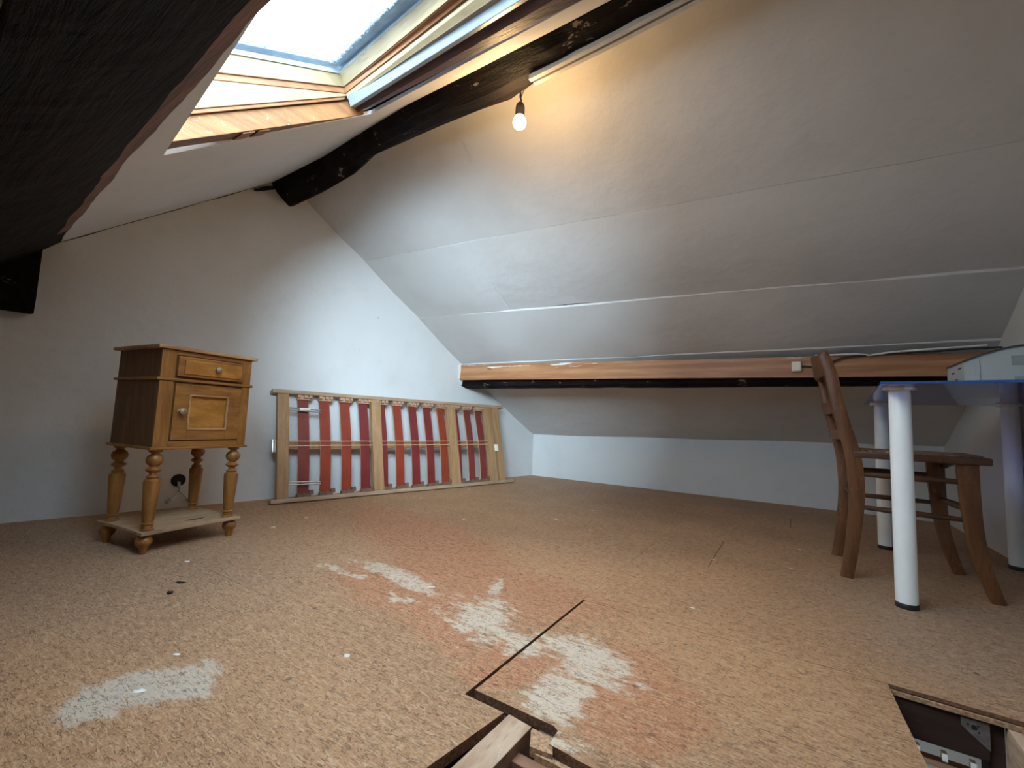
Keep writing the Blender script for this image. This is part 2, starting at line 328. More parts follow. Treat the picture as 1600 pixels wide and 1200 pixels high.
    d3 = t.rng(t.vor(t.map(t.add(XY, wob, 0.03), loc=(8, 2, 0), rot=(0, 0, 0.7), sc=(0.5, 1, 1)), 17), 0.045, 0.06, 1, 0); c = t.mix(t.math('MULTIPLY', d3, 0.7), c, (0.06, 0.035, 0.025))
    d2 = t.rng(t.vor(t.map(t.add(XY, wob, 0.04), loc=(3.1, 7.7, 0), sc=(0.7, 1, 1)), 5.3), 0.035, 0.05, 1, 0); c = t.mix(t.math('MULTIPLY', d2, 0.9), c, (0.74, 0.71, 0.66))
    t.bump(t.math('ADD', t.math('SUBTRACT', grain, hair), t.math('MULTIPLY', fine, 0.5)), 0.0012, 0.8)
    return t.out(c, 0.55, 0.3)
M_FLOOR = floor_mat()

def glass(name, tint, rough=0.0, base=0.08):
    m = bpy.data.materials.new(name); m.use_nodes = True; nt = m.node_tree; nt.nodes.clear()
    o = nt.nodes.new('ShaderNodeOutputMaterial'); mx = nt.nodes.new('ShaderNodeMixShader'); tr = nt.nodes.new('ShaderNodeBsdfTransparent'); gl = nt.nodes.new('ShaderNodeBsdfGlossy')
    lw = nt.nodes.new('ShaderNodeLayerWeight'); lw.inputs[0].default_value = 0.5
    pw = nt.nodes.new('ShaderNodeMath'); pw.operation = 'POWER'; pw.inputs[1].default_value = 5.0; nt.links.new(lw.outputs['Facing'], pw.inputs[0])
    fr = nt.nodes.new('ShaderNodeMath'); fr.operation = 'MULTIPLY_ADD'; fr.inputs[1].default_value = 0.90; fr.inputs[2].default_value = 0.04; nt.links.new(pw.outputs[0], fr.inputs[0])
    tr.inputs[0].default_value = (*tint, 1); gl.inputs[0].default_value = (0.9, 0.95, 1, 1); gl.inputs['Roughness'].default_value = rough
    nt.links.new(fr.outputs[0], mx.inputs[0]); nt.links.new(tr.outputs[0], mx.inputs[1]); nt.links.new(gl.outputs[0], mx.inputs[2]); nt.links.new(mx.outputs[0], o.inputs[0]); return m
M_GLASS = glass('window_glass', (0.97, 0.99, 1.0)); M_BLUEGLASS = glass('blue_table_glass', (0.36, 0.42, 0.72), 0.05)
M_BLUEEDGE = plain('blue_glass_edge', (0.035, 0.10, 0.30), 0.15, 0, 0.1)
def emit(name, col, st):
    m = bpy.data.materials.new(name); m.use_nodes = True; nt = m.node_tree; nt.nodes.clear()
    o = nt.nodes.new('ShaderNodeOutputMaterial'); e = nt.nodes.new('ShaderNodeEmission'); e.inputs[0].default_value = (*col, 1); e.inputs[1].default_value = st
    nt.links.new(e.outputs[0], o.inputs[0]); return m

# ------------------------------------------------------------------ room geometry
def gx(y): return -3.003 + 0.1935 * (y - 0.461)          # gable wall surface X at Y
XR = 0.865; YK = 4.05; YE = -0.62
def zl(y): return 1.333 + 0.80 * (y - 0.528)               # left roof slope
RIDGE_Y = 1.49; RIDGE_Z = zl(1.49)
def zr(x, y):                                              # right roof slope, knee wall a little higher to the right
    t = (x + 2.9) / 3.76
    zk = lerp(0.408, 0.497, t)
    tab = [(1.49, RIDGE_Z), (2.10, 1.69), (2.60, 1.345), (3.03, 1.045), (3.19, lerp(0.93, 0.955, t)), (4.05, zk)]
    return interp(tab, y)[0]

# floor: chipboard sheets round the hatch
fl = MB().prism([(-3.2, YE - 0.1), (-0.492, YE - 0.1), (-0.492, 0.564), (-0.466, 0.743), (-0.561, 0.743), (-0.561, 1.3385), (-0.561, 4.15), (-3.2, 4.15)], -0.020, 0.0)
floor = fl.build('floor', [M_FLOOR, M_EDGE], kind='structure')
def edge_faces(o):
    for p in o.data.polygons:
        if abs(p.normal.z) < 0.5: p.material_index = 1
    return o
edge_faces(floor)
sheet = MB().prism([(-0.5605, 1.3375), (0.185, 1.3370), (1.0, 1.312), (1.0, 4.15), (-0.5605, 4.15)], -0.008, 0.0).build('chipboard_sheet', [M_FLOOR, M_EDGE], floor); edge_faces(sheet)
MB().prism([(-0.5605, 1.3345), (0.185, 1.3335), (1.0, 1.306), (1.0, 4.15), (-0.5605, 4.15)], -0.0195, -0.0105).build('chipboard_underlayer', [M_EDGEL], floor)
edge_faces(MB().prism([(0.40, YE - 0.1), (1.0, YE - 0.1), (1.0, 1.304), (0.40, 1.325)], -0.020, 0.0).build('chipboard_sheet', [M_FLOOR, M_EDGE], floor))
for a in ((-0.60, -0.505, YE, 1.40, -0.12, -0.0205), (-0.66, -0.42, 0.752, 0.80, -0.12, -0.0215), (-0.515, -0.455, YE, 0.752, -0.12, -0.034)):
    MB().box(*a).build('slit_blocker', [M_DARKJOIST], floor)  # dark boards added beneath the floor slits to keep light out of them

hp = thing('hatch_cover', 'worn chipboard hatch panel with pale scuffs closing part of the stair opening', 'hatch', (-0.2, 1.0, 0))
def hatch_poly(dy=0):
    return [(-0.553, 1.3365), (-0.553, 0.767), (-0.372, 0.767), (-0.360, 0.760), (-0.358, 0.722), (-0.275, 0.716), (0.192, 0.712), (0.187, 1.05), (0.175, 1.336)]
# the panel edge is slightly ragged
def ragged(poly, step=0.012, amp=0.0013, z=0.0):
    out = []
    for a, b in zip(poly, poly[1:] + poly[:1]):
        L = math.hypot(b[0] - a[0], b[1] - a[1]); n = max(1, int(L / step))
        for k in range(n):
            x, y = lerp(a[0], b[0], k / n), lerp(a[1], b[1], k / n)
            q = noise.noise_vector(Vector((x * 60, y * 60, z))) * amp; out.append((x + q.x, y + q.y))
    return out
o = MB().prism([(x + 0.2, y - 1.0) for x, y in ragged(hatch_poly())], -0.018, 0.0).build('panel', [M_FLOOR], hp)
o.data.materials[0] = M_FLOOR; o.data.materials.append(M_EDGE)
for p in o.data.polygons:
    if abs(p.normal.z) < 0.5: p.material_index = 1
# world-space wear pattern needs the same coordinates as the floor
def world_coords(mesh_obj, off):
    for v in mesh_obj.data.vertices: v.co += Vector(off)
    mesh_obj.location = Vector(mesh_obj.location) - Vector(off)
world_coords(o, (-0.2, 1.0, 0))
MB().prism([(-0.14, -0.315), (0.38, -0.315), (0.375, 0.325), (-0.14, 0.325)], -0.046, -0.019).build('batten', [M_JOISTS], hp)

# hatch framing
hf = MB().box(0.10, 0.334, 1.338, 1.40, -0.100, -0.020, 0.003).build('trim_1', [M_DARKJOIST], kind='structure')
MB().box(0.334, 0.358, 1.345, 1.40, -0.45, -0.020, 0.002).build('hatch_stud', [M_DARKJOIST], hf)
b = MB()
tri = [(0.292, -0.040), (0.334, -0.040), (0.334, -0.092), (0.318, -0.080), (0.292, -0.056)]
bb = bmesh.new(); f1 = [bb.verts.new((x, 1.3355, z + 0.015)) for x, z in tri]; f2 = [bb.verts.new((x, 1.3378, z + 0.015)) for x, z in tri]
bb.faces.new(f1); bb.faces.new(f2[::-1])
for i in range(5): bb.faces.new((f1[i], f2[i], f2[(i + 1) % 5], f1[(i + 1) % 5]))
bmesh.ops.recalc_face_normals(bb, faces=bb.faces[:]); b.merge(bb); pl = b.build('corner_plate', [M_PLATE], hf)
for x, z, r in ((0.311, -0.054, 0.0045), (0.302, -0.051, 0.0018), (0.317, -0.050, 0.0018), (0.318, -0.062, 0.0018)):
    MB().lathe([(r, -0.0006), (r, 0.0006)], 12, (x, 1.3350, z + 0.015), Matrix.Rotation(PI / 2, 4, 'X')).build('screw_hole', [M_DARKV], pl)
MB().box(0.358, 0.398, YE, 1.346, -0.30, -0.021, 0.002).build('trim_2', [M_JOIST], kind='structure')
# joist and ledge on the near side of the hatch
jb = MB().hexa([(-0.500, YE, -0.16), (-0.440, YE, -0.16), (-0.403, 0.740, -0.16), (-0.455, 0.745, -0.16), (-0.500, YE, 0.001), (-0.440, YE, 0.001), (-0.403, 0.740, 0.001), (-0.455, 0.745, 0.001)], 0.002)
joist = jb.build('trim_3', [M_JOIST], kind='structure')
joist.data.materials.append(M_JOISTS)
for p in joist.data.polygons:
    if p.normal.x > 0.7: p.material_index = 1
led = MB().prism([(-0.4015, 0.742), (-0.362, 0.742), (-0.343, 0.706), (-0.384, 0.700), (-0.4015, 0.735)], -0.018, -0.002).build('trim_4', [M_EDGEL], kind='structure')
MB().box(-0.412, 0.20, 0.676, 0.700, -0.13, -0.020, 0.002).build('trim_5', [M_JOISTS], kind='structure')
MB().box(-0.375, 0.19, 0.700, 0.709, -0.026, -0.010, 0.001).build('hatch_lip', [M_EDGEL], led)
# loft ladder whose top just shows
lad = thing('loft_ladder', 'bright aluminium loft ladder top in the hatch beside the sawn joist', 'ladder', (-0.36, 0.60, -0.04))
for sx in (-0.03, 0.36):
    MB().hexa([(sx, -0.55, -2.1), (sx + 0.03, -0.55, -2.1), (sx + 0.03, -0.47, -2.1), (sx, -0.47, -2.1), (sx, -0.01, 0), (sx + 0.03, -0.01, 0), (sx + 0.03, 0.055, 0), (sx, 0.055, 0)], 0.002).build('stile', [M_CHROME], lad)
for k in range(7):
    z = -0.14 - 0.28 * k; y = 0.02 - 0.25 * (k * 0.28 + 0.14)
    MB().box(0.0, 0.36, y - 0.03, y + 0.03, z - 0.012, z + 0.012, 0.003).build('rung', [M_CHROME], lad)

# walls
def gable():
    m = MB(); b = m.bm; n = 40; fr = []; bk = []
    ys = [lerp(YE, YK + 0.02, k / n) for k in range(n + 1)]
    ring = [(y, -0.05) for y in ys] + [(y, (zl(y) if y < RIDGE_Y else zr(-2.7, y)) + 0.09) for y in reversed(ys)]
    A = [b.verts.new((gx(y), y, z)) for y, z in ring]; B = [b.verts.new((gx(y) - 0.12, y, z)) for y, z in ring]; N = len(ring)
    for k in range(n): b.faces.new((A[k], A[k + 1], A[N - 2 - k], A[N - 1 - k])); b.faces.new((B[k + 1], B[k], B[N - 1 - k], B[N - 2 - k]))
    for k in range(N): b.faces.new((A[k], B[k], B[(k + 1) % N], A[(k + 1) % N]))
    bmesh.ops.recalc_face_normals(b, faces=b.faces[:])
    return m.build('wall_left', [M_WALL], kind='structure')
wall_left = gable()
MB().box(gx(YK) - 0.1, XR + 0.1, YK, YK + 0.1, -0.05, 0.62).build('wall_back', [M_WALL], kind='structure')
def rwall():
    m = MB(); b = m.bm; n = 30; ys = [lerp(YE, YK + 0.02, k / n) for k in range(n + 1)]
    A0 = [b.verts.new((XR, y, -0.05)) for y in ys]; A1 = [b.verts.new((XR, y, (zl(y) if y < RIDGE_Y else zr(0.86, y)) + 0.09)) for y in ys]
    B0 = [b.verts.new((XR + 0.12, y, -0.05)) for y in ys]; B1 = [b.verts.new((XR + 0.12, v.co.y, v.co.z)) for v in A1]
    for k in range(n):
        for q in ((A0[k], A0[k + 1], A1[k + 1], A1[k]), (B0[k], B0[k + 1], B1[k + 1], B1[k]), (A1[k], A1[k + 1], B1[k + 1], B1[k])): b.faces.new(q)
    bmesh.ops.recalc_face_normals(b, faces=b.faces[:]); return m.build('wall_right', [M_WALL], kind='structure')
rwall()
MB().box(-3.3, XR + 0.1, YE - 0.1, YE, -0.05, 0.62).build('wall_front', [M_WALL], kind='structure')

# left roof slope with the opening for the roof window
HOLE = [(-1.495, 0.441), (-0.83, 0.317), (-0.12, 0.185), (-0.12, 1.000), (-0.504, 1.014), (-1.395, 1.048)]
def slope_left():
    m = MB(); b = m.bm
    Y1 = RIDGE_Y + 0.03
    outer = [(-3.3, YE - 0.1), (XR + 0.1, YE - 0.1), (XR + 0.1, Y1), (-3.3, Y1)]
    for dz, flip in ((0, False), (0.0165, True)):
        O = [b.verts.new((x, y, zl(y) + dz)) for x, y in outer]; Hh = [b.verts.new((x, y, zl(y) + dz)) for x, y in HOLE]
        for q in ((O[0], O[1], Hh[2], Hh[1], Hh[0]), (O[1], O[2], Hh[3], Hh[2]), (O[2], O[3], Hh[5], Hh[4], Hh[3]), (O[3], O[0], Hh[0], Hh[5])): b.faces.new(q)
        if not flip: O0, H0 = O, Hh
    for k in range(6):
        f = b.faces.new((H0[k], H0[(k + 1) % 6], Hh[(k + 1) % 6], Hh[k])); f.material_index = 1 if k == 5 else 0
    bmesh.ops.recalc_face_normals(b, faces=b.faces[:]); return m.build('ceiling', [M_CEILW, M_CUT], kind='structure')
ceiling = slope_left()
# right roof slope: plasterboard panels with sagging joints
def slope_panel(x0, x1, ya, yb, dip, edge):
    """ya/yb: (Y at the gable end, Y at the right end) of the upper and lower edge"""
    nx = max(6, int((x1 - x0) / 0.12)); ny = 12; m = MB(); b = m.bm; G = []; T = []
    for i in range(nx + 1):
        x = lerp(x0, x1, i / nx); t = (x + 2.6) / 3.45; row = []; top = []
        for j in range(ny + 1):
            s = j / ny; y = lerp(lerp(ya[0], ya[1], t), lerp(yb[0], yb[1], t), s)
            z = zr(x, y) + 0.008 * noise.noise((x * 1.4, y * 1.4, dip * 99)) - dip * math.sin(PI * s) * 0.5 - edge * s * (0.45 + 0.9 * abs(noise.noise((x * 1.7, dip * 50, 2)))) + (0.003 * noise.noise((x * 7, y * 3, 8)) if 0 < abs(edge) and j in (0, ny) else 0)
            row.append(b.verts.new((x, y, z))); top.append(b.verts.new((x, y, z + 0.014)))
        G.append(row); T.append(top)
    for i in range(nx):
        for j in range(ny):
            b.faces.new((G[i][j], G[i][j + 1], G[i + 1][j + 1], G[i + 1][j])); b.faces.new((T[i][j], T[i + 1][j], T[i + 1][j + 1], T[i][j + 1]))
    for i in range(nx): b.faces.new((G[i][0], G[i + 1][0], T[i + 1][0], T[i][0])); b.faces.new((G[i][ny], T[i][ny], T[i + 1][ny], G[i + 1][ny]))
    for j in range(ny): b.faces.new((G[0][j], T[0][j], T[0][j + 1], G[0][j + 1])); b.faces.new((G[nx][j], G[nx][j + 1], T[nx][j + 1], T[nx][j]))
    bmesh.ops.recalc_face_normals(b, faces=b.faces[:])
    return m.build('ceiling_panel', [M_CEIL], ceiling, smooth=True)
RG = (1.47, 1.47); SA = (2.065, 2.20); SB = (2.56, 2.675); SC = (3.04, 3.05); SD = (3.19, 3.19); SE = (4.07, 4.07)
slope_panel(-2.95, -1.42, RG, (2.062, 2.20), 0.022, 0.0); slope_panel(-1.42, 0.90, RG, SA, 0.030, 0.0)
slope_panel(-2.95, -1.72, (2.067, 2.202), SB, 0.024, -0.012); slope_panel(-1.72, 0.90, (2.067, 2.202), SB, 0.030, -0.014)
slope_panel(-2.95, -1.66, (2.562, 2.677), SC, 0.016, -0.010); slope_panel(-1.66, 0.90, (2.562, 2.677), SC, 0.018, -0.012)
slope_panel(-2.95, 0.90, (3.03, 3.03), SE, 0.0, 0.0)
# roof boarding behind the plasterboard keeps the daylight out
m = MB(); bq = m.bm
v = [bq.verts.new(p) for p in ((-3.3, RIDGE_Y, RIDGE_Z + 0.12), (1.0, RIDGE_Y, RIDGE_Z + 0.12), (1.0, 4.2, 0.62), (-3.3, 4.2, 0.52))]; bq.faces.new(v)
m.build('roof_boarding', [M_DARKV], ceiling)
m = MB(); bq = m.bm
for q in (((-3.3, -0.75), (1.0, -0.75), (1.0, 0.12), (-3.3, 0.12)), ((-3.3, 0.12), (-1.58, 0.12), (-1.58, 1.10), (-3.3, 1.10)), ((-0.08, 0.12), (1.0, 0.12), (1.0, 1.10), (-0.08, 1.10)), ((-3.3, 1.10), (1.0, 1.10), (1.0, 1.56), (-3.3, 1.56))):
    bq.faces.new([bq.verts.new((x, y, zl(y) + 0.10)) for x, y in q])
m.build('roof_boarding', [M_DARKV], ceiling)

# ridge beam, crooked and hewn
UP = [(-2.93, 1.41, 2.045), (-2.80, 1.405, 2.025), (-2.231, 1.377, 2.012), (-1.675, 1.247, 1.908), (-1.338, 1.178, 1.853), (-1.014, 1.180, 1.855), (-0.629, 1.168, 1.845), (-0.478, 1.155, 1.835), (0.9, 1.10, 1.79)]
LO = [(-2.93, 1.560, 1.955), (-2.793, 1.544, 1.932), (-2.40, 1.500, 1.905), (-2.287 + 0.3, 1.425, 1.87), (-1.744, 1.355, 1.862), (-1.317, 1.355, 1.862), (-1.088, 1.362, 1.862), (-0.95, 1.380, 1.866), (-0.88, 1.357, 1.862), (-0.474, 1.338, 1.862), (-0.20, 1.318, 1.862), (0.9, 1.25, 1.86)]
m = MB(); rings = []; NS = 130
for i in range(NS + 1):
    x = lerp(-2.93, 0.9, i / NS); yu, zu = interp(UP, x); yl_, zl_ = interp(LO, x)
    ring = [(yu - 0.01, zu + 0.06), (yu, zu - 0.004), (lerp(yu, yl_, 0.22), lerp(zu, zl_, 0.35) - 0.022), (lerp(yu, yl_, 0.5), lerp(zu, zl_, 0.6) - 0.028), (lerp(yu, yl_, 0.8), zl_ - 0.016), (yl_, zl_), (yl_ + 0.035, zl_ + 0.06), (yl_ + 0.04, zl_ + 0.22), (yl_ - 0.04, zl_ + 0.27), (yu + 0.04, zu + 0.18)]
    R_ = []
    for k, (y, z) in enumerate(ring):
        a = noise.noise((x * 3.5, k * 1.7, 0)) * 0.012 + noise.noise((x * 14, k * 2.3, 4)) * 0.005
        R_.append((x if 0 < i < NS else x + a, y + a * (0.8 if k == 5 else 0.4), z + (a * 0.8 if 1 < k < 6 else 0)))
    rings.append(R_)
m.sweep(rings); ridge = m.build('ridge_beam', [M_BEAM]); tag(ridge, 'crooked black hewn ridge beam running from the gable peak over the bare bulb', 'beam')

# left purlin close above the photographer
PU = [(-3.02, 0.533, 1.338), (-2.80, 0.496, 1.300), (-1.886, 0.398, 1.214), (-1.387, 0.341, 1.162), (-0.891, 0.293, 1.116), (-0.594, 0.258, 1.080), (0.9, 0.20, 1.03)]
PL = [(-3.02, 0.25, 1.070), (-0.90, 0.074, 0.938), (-0.60, 0.055, 0.927), (0.9, 0.0, 0.90)]
m = MB(); rings = []; NS = 120
for i in range(NS + 1):
    x = lerp(-3.02, XR - 0.004, i / NS); y0, z0 = interp(PU, x)
    y1, z1 = interp(PL, x)
    f = lambda t, d: (lerp(y0, y1, t), lerp(z0, z1, t) - d)
    ring = [(y0, z0), (y0 + 0.02, z0 + 0.10), (y1 + 0.02, z1 + 0.14), (y1 - 0.02, z1 + 0.12), (y1, z1), f(0.7, 0.012), f(0.4, 0.014), f(0.13, 0.006)]
    R_ = []
    for k, (y, z) in enumerate(ring):
        a = noise.noise((x * 4, k * 1.3, 9)) * 0.008 + noise.noise((x * 17, k * 2.1, 14)) * 0.0035
        if k in (1, 2): a = 0
        R_.append((x, y + a * (1 if k in (0, 7) else 0.4), z + a))
    rings.append(R_)
m.sweep(rings, mi=lambda i, k: 1 if (k == 7 and i > 14) else 0)
o = m.build('purlin', [M_BEAM2, M_BEAMEDGE]); tag(o, 'massive black purlin with a brown edge passing under the roof window', 'beam')
# stub of the tie beam against the gable
m = MB(); rings = []
for i in range(25):
    y = lerp(-0.55, 0.462, i / 24); x = gx(y); R_ = []
    for k, (dx, z) in enumerate(((-0.02, 0.962), (0.075, 0.955), (0.085, 1.03), (0.08, 1.14), (0.082, 1.29), (-0.02, 1.30))):
        a = noise.noise((y * 9, k * 2.0, 3)) * 0.004 if 0 < k < 4 else 0
        R_.append((x + dx + a, y, min(z, zl(y) + 0.02) + a * 0.5))
    rings.append(R_)
m.sweep(rings); o = m.build('tie_beam', [M_BEAM]); tag(o, 'black tie beam stub below the big purlin against the gable wall', 'beam')

# lower purlin with its pine facing board
xg = gx(3.02)
pb = MB(); rings = []
for i in range(61):
    x = lerp(xg + 0.0, XR, i / 60); t = i / 60; R_ = []
    yb = 3.045; zt = lerp(1.01, 0.95, t); zb_ = lerp(0.845, 0.838, t)
    for k, (y, z) in enumerate(((yb, zb_ + 0.01), (yb + 0.05, zb_ - 0.006), (yb + 0.13, zb_ - 0.004), (yb + 0.15, zb_ + 0.03), (yb + 0.12, zt - 0.02), (yb, zt))):
        a = noise.noise((x * 5, k * 2.2, 6)) * 0.007 if k < 4 else 0
        R_.append((x, y + a, z + a * 0.8))
    rings.append(R_)
pb.sweep(rings); o = pb.build('eaves_purlin', [M_BEAM]); tag(o, 'dark timber purlin in shadow under the orange pine board', 'beam')
fb = MB().hexa([(xg + 0.004, 3.005, 0.905), (XR - 0.002, 3.005, 0.868), (XR - 0.002, 3.044, 0.868), (xg + 0.01, 3.044, 0.905), (xg + 0.004, 3.012, 1.040), (XR - 0.002, 3.012, 0.986), (XR - 0.002, 3.044, 0.972), (xg + 0.01, 3.044, 1.022)], 0.003)
o = fb.build('fascia_board', [M_BOARD]); tag(o, 'long orange pine board with flaked white paint along the low purlin', 'board')
pr = MB(); pr.bm.free(); pr.bm = bmesh.new()
bmesh.ops.create_icosphere(pr.bm, subdivisions=3, radius=1)
for v in pr.bm.verts:
    n_ = 1 + 0.25 * noise.noise(v.co * 3)
    v.co = Vector((gx(3.05) + 0.004 + v.co.x * 0.010 * n_, 3.035 + v.co.y * 0.055 * n_, 0.955 + v.co.z * 0.085 * n_ - v.co.y * 0.04))
pr.build('plaster_patch', [M_PLASTER], wall_left)
pr = MB(); bmesh.ops.create_icosphere(pr.bm, subdivisions=3, radius=1)
for v in pr.bm.verts:
    n_ = 1 + 0.4 * noise.noise(v.co * 2.5)
    v.co = Vector((gx(1.40) + 0.002 + v.co.x * 0.006, 1.385 + v.co.y * 0.085 * n_, 1.985 + v.co.z * 0.014 * n_ + v.co.y * 0.055))
pr.build('broken_plaster_gap', [M_DARKV], wall_left)
cy = [lerp(0.50, 1.33, k / 60) for k in range(61)]
MB().tube([(gx(y) + 0.001, y, zl(y) - 0.001) for y in cy], [max(0.0004, 0.0022 + 0.004 * noise.noise((y * 9, 3, 1))) for y in cy], 6).build('wall_crack', [M_DARKV], wall_left)

# ------------------------------------------------------------------ roof window
win = bpy.data.objects.new('window_1', None); COL.objects.link(win); win['kind'] = 'structure'; win.location = (-1.4, 0.45, 1.3)
WL = Vector((-1.4, 0.45, 1.3))
def wpart(mb, name, mats, parent=None, **k):
    bmesh.ops.translate(mb.bm, verts=mb.bm.verts[:], vec=-WL); o = mb.build(name, mats, win if parent is None else parent, **k)
    return o
def side_strip(lo, hi, x, th, y_ext=None):
    """a board in the plane X=x; lo/hi are two (Y,z) points each (lower/upper edge), thickness th towards -X"""
    (a, b), (c, d) = lo, hi
    return MB().hexa([(x, *a), (x, *b), (x - th, *b), (x - th, *a), (x, *c), (x, *d), (x - th, *d), (x - th, *c)], 0.002)
def ext(p, q, t0, t1):
    """extend a segment beyond both ends by fractions"""
    f = lambda t: (lerp(p[0], q[0], t), lerp(p[1], q[1], t)); return f(t0), f(t1)
lo, hi = ext((0.423, 1.262), (1.009, 1.720), -0.5, 1.02), ext((0.452, 1.357), (0.989, 1.768), -0.5, 1.02)
raf = side_strip(lo, hi, -1.400, 0.075).build('rafter', [M_RAFTER]); tag(raf, 'orange sawn rafter exposed along the left side of the roof window', 'rafter')
for k, (y, c_, l) in enumerate(((0.60, M_JOISTS, 0.02), (0.645, M_RAFTER, 0.022))):
    z = 1.262 + (y - 0.423) * 0.782 + 0.024
    MB().hexa([(-1.47, y, z - 0.03), (-1.405, y, z - 0.03), (-1.405, y + 0.035, z - 0.003), (-1.47, y + 0.035, z - 0.003), (-1.47, y, z), (-1.405, y, z), (-1.405, y + 0.035, z + 0.028), (-1.47, y + 0.035, z + 0.028)], 0.003).build('packing_block', [c_], raf)
lo, hi = ext((0.465, 1.381), (0.928, 1.739), -0.5, 1.0), ext((0.503, 1.493), (0.935, 1.752), -0.5, 1.0)
wpart(side_strip(lo, hi, -1.388, 0.016), 'jamb_board', [M_PINE])
lo2, hi2 = ext((0.452, 1.357), (0.925, 1.725), -0.5, 1.0), ext((0.465, 1.381), (0.928, 1.741), -0.5, 1.0)
wpart(side_strip(lo2, hi2, -1.392, 0.02), 'jamb_trim', [M_ORANGEY])
wpart(side_strip(ext((0.44, 1.33), (0.96, 1.73), -0.5, 1.05), ext((0.47, 1.42), (0.94, 1.78), -0.5, 1.03), -1.412, 0.06), 'sky_gap_filler', [M_ORANGEY])  # filler strip added to close the sky gap between jamb and rafter
lo, hi = ext((0.500, 1.497), (0.922, 1.750), -0.5, 1.03), ext((0.508, 1.523), (0.917, 1.770), -0.5, 1.03)
wpart(side_strip(lo, hi, -1.395, 0.03), 'frame_side', [M_ORANGEY])
# sash: side rail, top rail, glass (opened outward at its lower end)
sash = MB(); lo, hi = ext((0.508, 1.523), (0.917, 1.770), -0.5, 1.0), ext((0.532, 1.600), (0.897, 1.805), -0.5, 1.0)
sash = wpart(side_strip(lo, hi, -1.390, 0.045), 'sash', [M_PINE])
def xrail(a0, a1, b0, b1, th=(0, 0.03, 0.02), bev=0.002):
    """member along X. a0/a1: lower edge at the left/right end, b0/b1: upper edge; th pushes the back"""
    t = Vector(th); P_ = [Vector(p) for p in (a0, a1, b0, b1)]
    return MB().hexa([P_[0], P_[1], P_[1] + t, P_[0] + t, P_[2], P_[3], P_[3] + t, P_[2] + t], bev)
def e2(p, q, x):
    t = (x - p[0]) / (q[0] - p[0]); return tuple(lerp(a, b, t) for a, b in zip(p, q))
XE = -0.16
A, B = (-1.401, 0.918, 1.770), (-0.787, 0.814, 1.708); C_, D_ = (-1.401, 0.895, 1.806), (-0.901, 0.818, 1.765)
wpart(xrail(A, e2(A, B, XE), C_, e2(C_, D_, XE), (0, 0.045, 0.03)), 'top_rail', [M_PINEX], sash)
G0, G1 = (-1.400, 0.895, 1.815), (-0.901, 0.818, 1.772)
wpart(xrail(C_, e2(C_, D_, XE), (-1.400, 0.893, 1.817), tuple(Vector(e2(G0, G1, XE)) + Vector((0, 0, 0.003))), (0, 0.03, 0.02), 0.001), 'glazing_bead', [M_ALU], sash)
lo, hi = ext((0.532, 1.600), (0.897, 1.805), -0.5, 1.0), ext((0.536, 1.619), (0.893, 1.819), -0.5, 1.0)
wpart(side_strip(lo, hi, -1.386, 0.04), 'glazing_bead', [M_ALU], sash)
def gp(x, y): return (x, y, 1.613 + 0.56 * (y - 0.534) + 0.008)
g = MB(); yt = lambda x: e2(G0, G1, x)[1] + 0.004
q = [(-1.402, 0.30), (XE, 0.30), (XE, yt(XE)), (-1.402, yt(-1.402))]
g.hexa([gp(x, y) for x, y in q] + [(x, y, gp(x, y)[2] + 0.006) for x, y in q]); wpart(g, 'pane', [M_GLASS], sash)
# outer frame and flashing seen through the glass
def gq(x, y, dz): p = gp(x, y); return (p[0], p[1], p[2] + dz)
ot = MB()
a = [(-1.44, 0.25), (-1.375, 0.25), (-1.375, 0.87), (-1.44, 0.93)]
ot.hexa([gq(x, y, 0.012) for x, y in a] + [gq(x, y, 0.05) for x, y in a])
wpart(ot, 'outer_cover', [M_FLASH], sash)
ot = MB(); a = [(-1.44, 0.87), (XE, yt(XE) - 0.075), (XE, yt(XE) + 0.05), (-1.44, 0.96)]
ot.hexa([gq(x, y, 0.012) for x, y in a] + [gq(x, y, 0.05) for x, y in a]); wpart(ot, 'outer_cover', [M_FLASH], sash)
fz = MB()
for k in range(520):
    if k % 4 == 0: x = -1.365 + abs(random.gauss(0, 0.010)); y = random.uniform(0.35, 0.86)
    else:
        x = random.uniform(-1.38, XE); t = (x + 1.38) / 1.2; y = lerp(0.868, yt(XE) - 0.078, t) - abs(random.gauss(0, 0.012))
    r = random.uniform(0.002, 0.0055); p = Vector(gq(x, y, 0.012))
    b_ = bmesh.new(); bmesh.ops.create_icosphere(b_, subdivisions=1, radius=r)
    bmesh.ops.translate(b_, verts=b_.verts[:], vec=p); fz.merge(b_)
M_FROST = plain('wet_frost', (0.30, 0.42, 0.56), 0.35, 0, 0.3, 200)
wpart(fz, 'frost_rim', [M_FROST], sash, kind='stuff')
